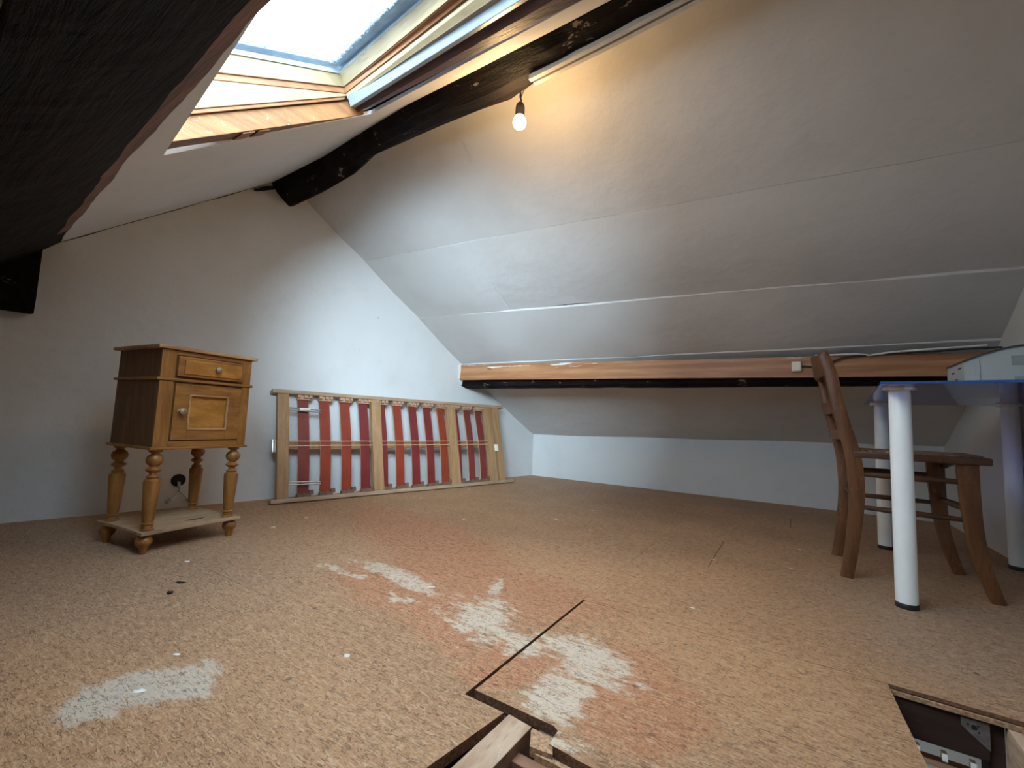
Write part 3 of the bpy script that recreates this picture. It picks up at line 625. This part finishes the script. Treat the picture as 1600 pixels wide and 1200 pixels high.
# head lining: brown groove, orange strip, silver rail
H0, H1 = (-1.384, 0.930, 1.748), (-0.670, 0.842, 1.690)
wpart(xrail((-1.392, 0.924, 1.748), e2((-1.392, 0.924, 1.748), (-0.774, 0.837, 1.706), XE), (-1.392, 0.919, 1.768), e2((-1.392, 0.919, 1.768), (-0.787, 0.816, 1.708), XE), (0, 0.03, 0.01)), 'head_lining', [M_ORANGE])
wpart(xrail((-1.384, 0.932, 1.728), e2((-1.384, 0.932, 1.728), (-0.669, 0.846, 1.668), XE), (-1.388, 0.925, 1.746), e2((-1.388, 0.925, 1.746), (-0.69, 0.826, 1.690), XE), (0, 0.03, 0.01)), 'head_board', [M_PINEX])
R0, R1 = (-1.378, 0.940, 1.716), (-0.660, 0.872, 1.668)
wpart(xrail(tuple(Vector(R0) + Vector((0, 0.002, -0.016))), tuple(Vector(e2(R0, R1, XE)) + Vector((0, 0.002, -0.016))), tuple(Vector(R0) + Vector((0, -0.016, 0.020))), tuple(Vector(e2(R0, R1, XE)) + Vector((0, -0.016, 0.020))), (0, 0.022, 0.012), 0.003), 'blind_rail', [M_SILVER])
# trimmer across the head of the opening
tb = MB(); T0 = (-1.400, 0.965, 1.735); T1 = (-0.5, 0.895, 1.675)
rings = []
for i in range(51):
    x = lerp(-1.40, 0.0, i / 50); _, y, z = e2(T0, T1, x); R_ = []
    hw = lerp(1.048, 1.010, (x + 1.395) / 0.9) - y
    for k, (dy, dz) in enumerate(((-0.010, 0.0), (0.03, -0.010), (hw - 0.030, 0.012), (hw - 0.008, 0.035), (hw - 0.004, 0.10), (0.0, 0.10))):
        a = noise.noise((x * 6, k * 2, 30)) * 0.006 if k < 4 else 0
        R_.append((x, y + dy + a, z + dz + a))
    rings.append(R_)
tb.sweep(rings); o = tb.build('trimmer', [M_TRIM]); tag(o, 'dark red-brown trimmer timber across the head of the roof window', 'beam')

# ------------------------------------------------------------------ conduits, lamp
def on_beam(x, dy, dz=0.0):
    yl_, z_ = interp(LO, x); return (x, yl_ + dy, z_ + dz)
for dy, lab in ((-0.074, 'pale painted cable conduit along the ridge beam, the one farther from its lower edge'), (-0.040, 'pale painted cable conduit along the ridge beam, the one nearest its lower edge')):
    R_ = []
    for k in range(24):
        x = lerp(-0.80, 0.86, k / 23); _, y, z = on_beam(x, dy, -0.044 if dy < -0.05 else -0.034)
        y -= 0.010 * (k / 23); R_.append([(x, y - 0.009, z - 0.008), (x, y + 0.009, z - 0.005), (x, y + 0.009, z + 0.014), (x, y - 0.009, z + 0.014)])
    m = MB(); m.sweep(R_); o = m.build('conduit', [M_CONDUIT]); tag(o, lab, 'conduit', 'conduits on the ridge beam')
lamp = thing('pendant_lamp', 'lit bare bulb in a dark holder hanging from the ridge beam', 'lamp', (-0.902, 1.377, 1.75))
MB().tube([(0, 0, 0.075), (0.003, 0.002, 0.09), (-0.002, 0, 0.105), (0.002, -0.004, 0.125)], 0.0035, 8).build('cord', [M_CABLEB], lamp, smooth=True)
MB().tube([(0, 0, 0.10), (0.02, -0.01, 0.118), (0.05, -0.03, 0.105), (0.10, -0.045, 0.10)], 0.003, 8).build('feed_wire', [M_CABLEB], lamp, smooth=True)
M_HOLD = plain('brown_bakelite', (0.05, 0.032, 0.025), 0.4)
MB().lathe([(0.0, 0.082), (0.008, 0.081), (0.014, 0.074), (0.0175, 0.066), (0.0185, 0.055), (0.0185, 0.024), (0.017, 0.022), (0.0, 0.022)], 24).build('lamp_holder', [M_HOLD], lamp, smooth=True)
bulb = MB().lathe([(0.0, -0.031)] + [(0.027 * math.sin(a), -0.004 - 0.027 * math.cos(a)) for a in [0.2 * k for k in range(1, 13)]] + [(0.016, 0.022), (0.0145, 0.034)], 28).build('bulb', [emit('bulb_glow', (1.0, 0.74, 0.38), 26)], lamp, smooth=True)
pl_ = bpy.data.lights.new('bulb_light', 'POINT'); pl_.energy = 34.0; pl_.color = (1.0, 0.64, 0.29); pl_.shadow_soft_size = 0.033
po = bpy.data.objects.new('bulb_light', pl_); COL.objects.link(po); po.parent = lamp; po.location = (0, 0, -0.0)
bulb.visible_shadow = True

# junction box and wires on the fascia board
jb_ = thing('junction_box', 'small cream junction box on the orange pine board left of the chair back', 'junction box', (0.03, 3.003, 0.937))
MB().box(-0.024, 0.024, -0.022, 0.0, -0.028, 0.03, 0.004).build('box_body', [M_CREAM], jb_)
MB().box(-0.020, 0.020, -0.027, -0.022, -0.024, 0.026, 0.003).build('box_lid', [M_CREAM], jb_)
def ztop(x): return lerp(1.040, 0.986, (x - xg) / (XR - xg))
o = MB().tube([(0.05, 2.995, 0.94), (0.10, 2.992, 0.935), (0.17, 2.99, 0.945), (0.25, 2.99, ztop(0.25) - 0.012), (0.4, 2.995, ztop(0.4) + 0.000), (0.6, 2.99, ztop(0.6) + 0.004), (0.72, 2.98, ztop(0.7) + 0.012), (0.85, 2.97, ztop(0.85) + 0.014)], 0.005, 8).build('cable', [M_CABLEB], smooth=True)
tag(o, 'black cable looping from the junction box along the pine board', 'cable')
o = MB().tube([(0.12, 3.0, ztop(0.12) + 0.002), (0.3, 2.996, ztop(0.3) + 0.004), (0.36, 2.993, ztop(0.36) - 0.006), (0.45, 2.99, ztop(0.45) + 0.008), (0.62, 2.985, ztop(0.62) + 0.018), (0.80, 2.97, ztop(0.8) + 0.026)], 0.0055, 8).build('cable', [M_CABLEW], smooth=True)
tag(o, 'white cable running along the top of the pine board', 'cable')

# wall outlet hole and hanging wires behind the nightstand
hy, hz = 1.083, 0.150
m = MB().lathe([(0.030, 0.0), (0.034, 0.002), (0.031, 0.004), (0.027, 0.003), (0.026, 0.0012), (0.0, 0.001)], 28, (0, 0, 0), Matrix.Rotation(PI / 2, 4, 'Y'))
o = m.build('wall_box', [M_DARKV], smooth=True); o.location = (gx(hy) + 0.001, hy, hz); o.rotation_euler = (0, 0, -0.191); tag(o, 'round black empty socket hole low in the gable wall', 'wall box')
for pts, mat, lab in (([(0, 0, 0.14), (0.02, -0.006, 0.12), (0.012, 0.006, 0.10), (0.02, -0.02, 0.07), (0.025, -0.04, 0.052)], M_CABLEW, 'grey wire end bent towards the nightstand below the socket hole'),
                      ([(0.004, 0.004, 0.14), (0.022, 0.002, 0.11), (0.015, 0.002, 0.095), (0.02, 0.028, 0.068), (0.028, 0.04, 0.050)], M_CABLEW, 'grey wire end bent towards the slatted frame below the socket hole')):
    P_ = [(gx(hy) + 0.004 + a, hy + b_, c) for a, b_, c in pts]
    o = MB().tube(P_, 0.0042, 8).build('wire', [plain('grey_wire', (0.42, 0.42, 0.42), 0.5)], smooth=True); tag(o, lab, 'wire', 'wires from the socket hole')
    MB().tube([P_[-1], tuple(Vector(P_[-1]) + (Vector(P_[-1]) - Vector(P_[-2])).normalized() * 0.022)], 0.0095, 10).build('wire_connector', [M_PGREY], o, smooth=True)

# ------------------------------------------------------------------ slatted bed base leaning on the gable wall
lean = math.atan2(0.162, 0.692)
bed = thing('slatted_bed_base', 'slatted bed base with red slats leaning on the gable wall', 'bed base', (-2.619, 1.472, 0.0))
bed.rotation_mode = 'XYZ'; bed.rotation_euler = (-lean, 0, 1.3405)
# the local frame: x along, z up in its plane, y towards the wall
BL = 1.97; HT = 0.71
MB().hexa([(-0.012, -0.030, 0.0), (BL + 0.03, -0.030, 0.0), (BL + 0.03, 0.030, 0.0), (-0.012, 0.030, 0.0), (-0.012, -0.030, 0.026), (BL + 0.03, -0.030, 0.026), (BL + 0.03, 0.030, 0.026), (-0.012, 0.030, 0.026)], 0.004).build('bottom_rail', [M_BEDX], bed)
MB().box(-0.012, BL + 0.008, -0.030, 0.030, HT - 0.026, HT, 0.004).build('top_rail', [M_BEDX], bed)
for k, (a, b_, y) in enumerate(((0.020, 0.086, -0.026), (0.650, 0.724, -0.026), (1.325, 1.412, -0.026), (1.742, 1.822, -0.026), (1.846, 1.915, -0.026))):
    o = MB().box(a, b_, y, 0.012, 0.026, HT - 0.026, 0.003).build('crosspiece', [M_BED], bed)
for a, b_ in ((0.086, 0.650), (0.724, 1.325), (1.412, 1.742)):
    MB().box(a, b_, 0.008, 0.026, 0.330, 0.385, 0.002).build('centre_rail', [M_BED], bed)
sl = [0.145, 0.283, 0.425, 0.560, 0.698, 0.833, 0.968, 1.103, 1.235, 1.375, 1.515, 1.642]
def slat_mesh(mi):
    rings = []
    for i in range(13):
        t = i / 12; z = lerp(0.040, 0.672, t); bow = -0.018 * math.sin(PI * t) + 0.0
        rings.append([(0, bow, z), (0.068, bow, z), (0.068, bow + 0.008, z), (0, bow + 0.008, z)])
    m = MB(); m.sweep(rings, mi=lambda i, k: 1 if k in (1, 3) else 0)
    me = bpy.data.meshes.new('slat'); m.bm.to_mesh(me); m.bm.free(); me.materials.append(M_REDS[mi]); me.materials.append(M_SLATEDGE); return me
SM = [slat_mesh(i) for i in range(3)]
cap = MB()
for dx in (-0.006, 0.034, 0.066): cap.box(dx, dx + 0.020, -0.030, 0.008, 0.662, 0.682, 0.003)
cap.box(-0.004, 0.084, -0.014, 0.010, 0.652, 0.684, 0.003)
capm = bpy.data.meshes.new('slat_cap'); cap.bm.to_mesh(capm); cap.bm.free(); capm.materials.append(M_CAP)
cap = MB(); cap.box(-0.006, 0.080, -0.016, 0.010, 0.026, 0.048, 0.003); cap.box(0.070, 0.098, -0.010, 0.012, 0.040, 0.068, 0.003); cap.box(0.028, 0.048, -0.022, 0.0, 0.026, 0.052, 0.002)
capb = bpy.data.meshes.new('slat_cap'); cap.bm.to_mesh(capb); cap.bm.free(); capb.materials.append(M_CAPD)
for k, x in enumerate(sl):
    for nm, me in (('slat', SM[[2, 0, 0, 1, 1, 0, 1, 1, 0, 1, 2, 2][k]]), ('slat_cap', capm), ('slat_cap', capb)):
        o = bpy.data.objects.new(nm, me); COL.objects.link(o); o.parent = bed; o.location = (x, 0.0, 0)
        if me is SM[2]: o['label'] = 'dark red slat'
for z in (0.348, 0.376):
    for a, b_ in ((0.086, 0.650), (0.724, 1.325), (1.412, 1.742)): MB().box(a, b_, -0.023, -0.0195, z - 0.0025, z + 0.0025).build('webbing_cord', [M_SLATEDGE], bed)
for z in (0.578, 0.592, 0.122, 0.108):
    MB().tube([(0.088, -0.024, z), (0.16, -0.032, z - 0.004), (0.28, -0.024, z - 0.008)], 0.0045, 8).build('metal_rod', [M_CHROME], bed, smooth=True)
MB().box(0.148, 0.21, -0.040, -0.026, 0.576, 0.592, 0.003).build('rod_sleeve', [M_CREAM], bed)
MB().box(1.815, 1.850, -0.036, -0.020, 0.285, 0.345, 0.003).build('plastic_clip', [M_CREAM], bed)
MB().box(-0.004, 0.018, -0.010, 0.020, 0.31, 0.39, 0.003).build('side_bracket', [M_CHROME], bed)

# ------------------------------------------------------------------ nightstand
ns = thing('nightstand', 'antique oak nightstand with one drawer, a door and four turned legs', 'nightstand', (-2.213, 0.823, 0), 1.685)
def cbox(m, w_, d_, z0, z1, bev=0.002): return m.box(-w_ / 2, w_ / 2, -d_ / 2, d_ / 2, z0, z1, bev)
cbox(MB(), 0.391, 0.358, 0.778, 0.792, 0.005).build('top', [M_NSTOP], ns)
W_, D2 = 0.352, 0.322; yf = -D2 / 2
body = cbox(MB(), W_, D2 - 0.004, 0.666, 0.778, 0.001).build('upper_case', [M_NSSIDE], ns)
cbox(MB(), 0.374, 0.341, 0.655, 0.667, 0.005).build('middle_moulding', [M_NS], ns)
cbox(MB(), W_, D2 - 0.004, 0.399, 0.655, 0.001).build('lower_case', [M_NSSIDE], ns)
cbox(MB(), 0.3715, 0.341, 0.388, 0.399, 0.004).build('bottom_moulding', [M_NS], ns)
for x0, x1 in ((-W_ / 2, -0.126), (0.140, W_ / 2)):
    MB().box(x0, x1, yf - 0.004, yf + 0.006, 0.399, 0.655, 0.002).build('corner_stile', [M_NSV], ns)
    MB().box(x0, x1, yf - 0.004, yf + 0.006, 0.667, 0.778, 0.002).build('corner_stile', [M_NSV], ns)
MB().box(-0.126, 0.140, yf - 0.004, yf + 0.006, 0.399, 0.421, 0.002).build('bottom_rail', [M_NS], ns)
MB().box(-0.126, 0.140, yf - 0.004, yf + 0.006, 0.760, 0.778, 0.002).build('top_rail', [M_NS], ns)
# drawer front: raised border with an inner panel
dr = MB().box(-0.122, 0.136, yf - 0.014, yf + 0.006, 0.676, 0.757, 0.004).build('drawer', [M_NS], ns)
MB().box(-0.100, 0.126, yf - 0.019, yf - 0.012, 0.686, 0.744, 0.003).build('drawer_panel', [M_NSPANEL], dr)
# door: four frame members round a sunk panel
dz0, dz1 = 0.425, 0.647; m = MB()
for a in ((-0.122, -0.068, dz0, dz1), (0.080, 0.136, dz0, dz1), (-0.068, 0.080, dz0, dz0 + 0.044), (-0.068, 0.080, dz1 - 0.044, dz1)):
    m.box(a[0], a[1], yf - 0.010, yf + 0.004, a[2], a[3], 0.0012)
dd = m.build('door', [M_NS], ns)
MB().box(-0.068, 0.080, yf - 0.002, yf + 0.004, dz0 + 0.042, dz1 - 0.042, 0).build('door_panel', [M_NSPANEL], dd)
m = MB()
for a in ((-0.071, -0.064, dz0 + 0.040, dz1 - 0.040), (0.076, 0.083, dz0 + 0.040, dz1 - 0.040), (-0.071, 0.083, dz0 + 0.040, dz0 + 0.047), (-0.071, 0.083, dz1 - 0.047, dz1 - 0.040)):
    m.box(a[0], a[1], yf - 0.014, yf - 0.004, a[2], a[3], 0.002)
m.build('panel_moulding', [M_NSTOP], dd)
kp = [(0.0, 0.030), (0.006, 0.029), (0.012, 0.025), (0.013, 0.019), (0.009, 0.013), (0.005, 0.010), (0.007, 0.002), (0.010, 0.0)]
RX = Matrix.Rotation(PI / 2, 4, 'X')
MB().lathe(kp, 20, (0.018, yf - 0.018, 0.716), RX).build('knob', [M_KNOB], dr, smooth=True)
MB().lathe(kp, 20, (-0.098, yf - 0.010, 0.538), RX).build('knob', [M_KNOB], dd, smooth=True)
lp = [(0.0, 0.388), (0.022, 0.388), (0.022, 0.380), (0.012, 0.374), (0.014, 0.370), (0.024, 0.362), (0.028, 0.350), (0.026, 0.338), (0.016, 0.326), (0.013, 0.323), (0.020, 0.317), (0.027, 0.311), (0.020, 0.304), (0.012, 0.298), (0.013, 0.292), (0.022, 0.284), (0.018, 0.279),
      (0.026, 0.272), (0.0275, 0.262), (0.019, 0.122), (0.017, 0.114), (0.020, 0.111), (0.020, 0.107), (0.017, 0.104), (0.018, 0.092), (0.023, 0.089), (0.023, 0.0845), (0.0, 0.0845)]
fp = [(0.0, 0.073), (0.014, 0.073), (0.013, 0.068), (0.022, 0.062), (0.0275, 0.050), (0.026, 0.038), (0.017, 0.026), (0.013, 0.018), (0.011, 0.0), (0.0, 0.0)]
for sx in (-1, 1):
    for sy in (-1, 1):
        MB().lathe(lp, 24, (sx * 0.149, sy * 0.134, 0)).build('leg', [M_NSV], ns, smooth=True)
        MB().lathe(fp, 24, (sx * 0.158, sy * 0.140, 0)).build('bun_foot', [M_NSV], ns, smooth=True)
def shelf_poly():
    w2, d2 = 0.184, 0.174; P_ = []
    for (x0, y0), (x1, y1) in zip([(-w2, -d2), (w2, -d2), (w2, d2), (-w2, d2)], [(w2, -d2), (w2, d2), (-w2, d2), (-w2, -d2)]):
        for k in range(10):
            t = k / 10; inn = 0.006 * math.sin(PI * t); x, y = lerp(x0, x1, t), lerp(y0, y1, t)
            if y0 == y1: y -= math.copysign(inn, y0)
            else: x -= math.copysign(inn, x0)
            P_.append((x, y))
    return P_
sh = MB().prism(shelf_poly(), 0.0725, 0.0845, bev=0.002).build('shelf', [M_SHELF], ns)
M_STAIN = plain('dark_stain', (0.05, 0.03, 0.02), 0.7)
bm_ = MB()
bmesh.ops.create_icosphere(bm_.bm, subdivisions=3, radius=1)
for v in bm_.bm.verts:
    k_ = 1 + 0.6 * noise.noise(v.co * 2.2); v.co = Vector((0.045 + v.co.x * 0.034 * k_, -0.085 + v.co.y * 0.010 * k_, 0.0845 + max(v.co.z, 0) * 0.0015))
bm_.build('stain_crust', [M_STAIN], sh)

# ------------------------------------------------------------------ glass table
ty = 1.489; tc, ts = math.cos(ty), math.sin(ty)
tb_ = thing('glass_table', 'table with blue glass top and round white metal legs by the right wall', 'table', (0.312, 1.955, 0), ty)
# local x runs to the back, local y = -W towards the right wall
legs = [(0, 0), (0.9395, 0), (0.9395, -0.4419), (0, -0.4419)]
for i, (a, b_) in enumerate(legs):
    lg = MB().lathe([(0.0, 0.016), (0.029, 0.016), (0.0295, 0.03), (0.0295, 0.700), (0.027, 0.712), (0.0, 0.712)], 32, (a, b_, 0)).build('leg', [M_WHITE], tb_, smooth=True)
    MB().lathe([(0.0, 0.0), (0.030, 0.0), (0.0305, 0.003), (0.0305, 0.015), (0.029, 0.017), (0.0, 0.017)], 32, (a, b_, 0)).build('foot_cap', [M_BLACK], lg, smooth=True)
    MB().lathe([(0.0, 0.711), (0.044, 0.711), (0.046, 0.714), (0.046, 0.7195), (0.0, 0.7195)], 32, (a, b_, 0)).build('mounting_disc', [M_CHROME], lg, smooth=True)
tp = MB()
def world_to_table(x, y): dx, dy = x - 0.312, y - 1.955; return (dx * tc + dy * ts, -dx * ts + dy * tc)
corners = [world_to_table(*p) for p in ((0.244, 1.812), (0.853, 1.775), (0.858, 2.945), (0.330, 2.980))]
tp.prism([corners[0], corners[3], corners[2], corners[1]], 0.720, 0.728, bev=0.001)
o = tp.build('glass_top', [M_BLUEGLASS, M_BLUEEDGE], tb_)
for p in o.data.polygons:
    if abs(p.normal.z) < 0.3: p.material_index = 1

# printer on the table
pt = thing('printer', 'off-white printer with an arched top on the blue glass table', 'printer', (0.555, 2.30, 0.728))
def arch(x):
    return 0.120 + 0.052 * math.sin(min(1.0, x / 0.17) * PI / 2) if x < 0.17 else 0.172 - 0.02 * ((x - 0.17) / 0.13) ** 2
def arch_ring(x0, x1, y0, y1, z0, lift=0.0, full=True):
    xs = [lerp(x0, x1, k / 18) for k in range(19)]
    top = [(x, arch(x) + lift) for x in xs]
    return [(x0, z0)] + top + [(x1, z0)] if full else top
def extrude_y(poly, y0, y1):
    b_ = bmesh.new(); A = [b_.verts.new((x, y0, z)) for x, z in poly]; B_ = [b_.verts.new((x, y1, z)) for x, z in poly]; n = len(poly)
    b_.faces.new(A); b_.faces.new(B_[::-1])
    for i in range(n): b_.faces.new((A[i], B_[i], B_[(i + 1) % n], A[(i + 1) % n]))
    bmesh.ops.recalc_face_normals(b_, faces=b_.faces[:]); return MB().merge(b_)
extrude_y(arch_ring(0.0, 0.295, 0, 0, 0.0), 0.0, 0.21).build('housing', [M_PRINTER], pt)
lidp = [(x, z) for x, z in arch_ring(-0.002, 0.297, 0, 0, 0.0, 0.0, False)] + [(x, z + 0.006) for x, z in reversed(arch_ring(-0.002, 0.297, 0, 0, 0.0, 0.0, False))]
extrude_y(lidp, -0.006, 0.214).build('lid', [M_PDARK], pt)
MB().box(0.030, 0.042, -0.003, 0.0, 0.004, 0.128, 0.001).build('front_rib', [M_PRINTER], pt)
MB().box(0.125, 0.29, -0.003, 0.001, 0.104, 0.138, 0.001).build('display_panel', [M_PGREY], pt)
MB().box(0.130, 0.29, -0.003, 0.001, 0.020, 0.062, 0.001).build('paper_slot', [M_PGREY], pt)
for y, z in ((0.09, 0.060), (0.05, 0.10), (0.13, 0.09)):
    MB().box(-0.002, 0.001, y - 0.012, y + 0.012, z - 0.003, z + 0.003, 0.0005).build('side_slot', [M_PDARK], pt)

# ------------------------------------------------------------------ wooden chair, seen from the side under the table
ch = thing('wooden_chair', 'worn brown wooden ladder-back chair with curved legs pushed under the glass table', 'chair', (0.38, 2.385, 0))
CX, CY = 0.38, 2.385
def bar(prof, y, wy, name, mat, parent=ch):
    """prof: (x, z, half width in x); flat sided bar swept along the profile"""
    P_ = []
    n = 40; zs = [p[1] for p in prof]
    # smooth the profile with Catmull-Rom
    pts = [Vector((p[0], p[1], p[2])) for p in prof]; pts = [pts[0] * 2 - pts[1]] + pts + [pts[-1] * 2 - pts[-2]]
    for i in range(1, len(pts) - 2):
        for k in range(6):
            t = k / 6; a, b_, c_, d_ = pts[i - 1:i + 3]
            P_.append(0.5 * ((2 * b_) + (c_ - a) * t + (2 * a - 5 * b_ + 4 * c_ - d_) * t * t + (3 * b_ - a - 3 * c_ + d_) * t ** 3))
    P_.append(pts[-2]); rings = []
    for i, p in enumerate(P_):
        q0, q1 = P_[max(i - 1, 0)], P_[min(i + 1, len(P_) - 1)]; tx, tz = q1.x - q0.x, q1.y - q0.y; L = math.hypot(tx, tz); nx, nz = tz / L, -tx / L
        h = p.z; c = 0.25 * wy
        ring = []
        for sx, sy in ((-1, -0.7), (-0.7, -1), (0.7, -1), (1, -0.7), (1, 0.7), (0.7, 1), (-0.7, 1), (-1, 0.7)):
            ring.append((p.x + nx * h * sx - CX, y + sy * wy - CY, max(0.0, p.y + nz * h * sx)))
        rings.append(ring)
    m = MB(); m.sweep(rings); return m.build(name, [mat], parent, smooth=True)
for y in (2.205, 2.565):
    dx = 0.0 if y < 2.4 else -0.006
    bar([(0.176 + dx, 0.0, 0.020), (0.196 + dx, 0.13, 0.022), (0.212 + dx, 0.28, 0.024), (0.212 + dx, 0.40, 0.026), (0.200 + dx, 0.50, 0.025), (0.176 + dx, 0.60, 0.023), (0.156 + dx, 0.70, 0.022), (0.140 + dx, 0.80, 0.021), (0.118 + dx, 0.875, 0.019), (0.104 + dx, 0.893, 0.010)], y, 0.014, 'back_post', M_CHAIR)
for y, d in ((2.205, 0.0), (2.565, -0.012)):
    bar([(0.527 + d, 0.468, 0.029), (0.530 + d, 0.36, 0.027), (0.537 + d, 0.24, 0.024), (0.553 + d, 0.13, 0.021), (0.588 + d, 0.0, 0.018)], y, 0.014, 'front_leg', M_CHAIR)
# seat: wooden frame with woven rush
seat = MB(); sp_ = []
for t in range(0, 11): sp_.append((lerp(0.205, 0.585, t / 10), lerp(2.190, 2.172, t / 10)))
for t in range(1, 10):
    a = t / 10; sp_.append((0.585 + 0.018 * math.sin(PI * a), lerp(2.172, 2.598, a)))
for t in range(0, 11): sp_.append((lerp(0.585, 0.205, t / 10), lerp(2.598, 2.580, t / 10)))
seat.prism([(x - CX, y - CY) for x, y in sp_], 0.466, 0.492, bev=0.006)
st = seat.build('seat', [M_CHAIRX], ch)
for k in range(14):
    x = lerp(0.235, 0.565, k / 13)
    MB().tube([(x - CX, 2.20 - CY, 0.491), (x - CX, 2.385 - CY, 0.495), (x - CX, 2.57 - CY, 0.491)], 0.0075, 8).build('rush_strand', [M_RUSH], st, smooth=True)
def rail(x0, y0, z0, x1, y1, z1, r, name='stretcher'):
    MB().tube([(lerp(x0, x1, t) - CX, lerp(y0, y1, t) - CY, lerp(z0, z1, t)) for t in (0, .25, .5, .75, 1)], [r * .75, r, r * 1.1, r, r * .75], 10).build(name, [M_CHAIRX], ch, smooth=True)
rail(0.214, 2.205, 0.403, 0.530, 2.205, 0.402, 0.011); rail(0.220, 2.205, 0.275, 0.535, 2.205, 0.270, 0.010)
rail(0.208, 2.565, 0.400, 0.518, 2.565, 0.398, 0.011); rail(0.214, 2.565, 0.285, 0.525, 2.565, 0.283, 0.010)
rail(0.212, 2.205, 0.315, 0.206, 2.565, 0.315, 0.010); rail(0.535, 2.205, 0.305, 0.527, 2.565, 0.300, 0.012)
# arched front apron
ap = MB(); rings = []
for k in range(17):
    t = k / 16; y = lerp(2.222, 2.548, t); h = 0.014 + 0.022 * abs(2 * t - 1) ** 2
    rings.append([(0.532 - CX, y - CY, 0.467 - h), (0.548 - CX, y - CY, 0.467 - h), (0.548 - CX, y - CY, 0.467), (0.532 - CX, y - CY, 0.467)])
ap.sweep(rings); ap.build('apron', [M_CHAIRX], ch)
# three bowed back rails
for z0, z1, xo in ((0.800, 0.884, 0.130), (0.640, 0.685, 0.160), (0.535, 0.572, 0.182)):
    m = MB(); rings = []
    for k in range(15):
        t = k / 14; y = lerp(2.212, 2.558, t); bow = -0.030 * math.sin(PI * t); top = z1 + (0.010 * math.sin(PI * t) if z0 > 0.75 else 0); lean_ = -0.016 * (1 if z0 > 0.75 else 0.5)
        rings.append([(xo - 0.007 + bow - CX, y - CY, z0), (xo + 0.007 + bow - CX, y - CY, z0), (xo + 0.007 + bow + lean_ - CX, y - CY, top), (xo - 0.007 + bow + lean_ - CX, y - CY, top)])
    m.sweep(rings); m.build('back_rail', [M_CHAIR], ch, smooth=True)

# ------------------------------------------------------------------ small debris on the boards
def lump(name, loc, s, mat, label, cat, rz=0.0, group=None):
    m = MB(); bmesh.ops.create_icosphere(m.bm, subdivisions=2, radius=1)
    for v in m.bm.verts:
        k_ = 1 + 0.35 * noise.noise(v.co * 2 + Vector(loc) * 9); v.co = Vector((v.co.x * s[0] * k_, v.co.y * s[1] * k_, (v.co.z + 1) * s[2] * 0.5 * k_))
    o = m.build(name, [mat], smooth=True); o.location = loc; o.rotation_euler = (0, 0, rz); return tag(o, label, cat, group)
lump('char_crumb', (-1.56, 0.595, 0), (0.010, 0.008, 0.008), M_BLACK, 'small black round crumb on the floor in front of the nightstand', 'crumb')
lump('wood_splinter', (-1.631, 0.648, 0), (0.017, 0.004, 0.005), M_BLACK, 'thin black splinter on the floor between the nightstand and the round crumb', 'splinter', 0.6)
lump('wood_chip', (0.070, 0.945, 0), (0.010, 0.004, 0.004), M_ORANGE, 'small orange-brown wood chip on the hatch panel near its open edge', 'wood chip', -0.5)
for (x, y, s, r, lab) in ((-1.07, 0.375, 0.012, 0.9, 'white plaster flake on the large pale scuff at the front'), (-1.165, 0.470, 0.008, 0.5, 'tiny white plaster flake on the boards behind the large pale scuff'), (-1.84, 0.745, 0.012, 0.3, 'white plaster flake on the floor just in front of the nightstand')):
    lump('plaster_flake', (x, y, 0), (s, s * 0.55, 0.002), M_PLASTER, lab, 'plaster flake', r, 'plaster flakes on the floor')

# ------------------------------------------------------------------ stairwell below the hatch
MB().box(-1.2, 1.0, 3.4, 3.5, -2.4, -0.037).build('wall_stairwell', [M_WALL], kind='structure')
MB().box(-1.3, -1.2, -0.8, 3.5, -2.4, -0.021).build('wall_stairwell', [M_WALL], kind='structure')
MB().box(1.0, 1.1, -0.8, 3.5, -2.4, 0.0).build('wall_stairwell', [M_WALL], kind='structure')
MB().box(-1.3, 1.1, -0.8, -0.7, -2.4, -0.021).build('wall_stairwell', [M_WALL], kind='structure')
MB().box(-1.3, 1.1, -0.8, 3.5, -2.5, -2.4).build('floor_stairwell', [M_JOIST], kind='structure')
ba = thing('stair_balustrade', 'brown rail with pale balusters seen below through the open hatch', 'balustrade', (0.5, 2.32, -0.70))
MB().box(-0.5, 0.9, -0.018, 0.018, 0.055, 0.080, 0.004).build('handrail', [M_JOISTS], ba)
for k in range(9):
    x = -0.35 + 0.075 * k
    MB().box(x, x + 0.016, -0.012, 0.012, -0.75, 0.11 if k % 1 == 0 else 0.06, 0.002).build('baluster', [M_PLASTER], ba)
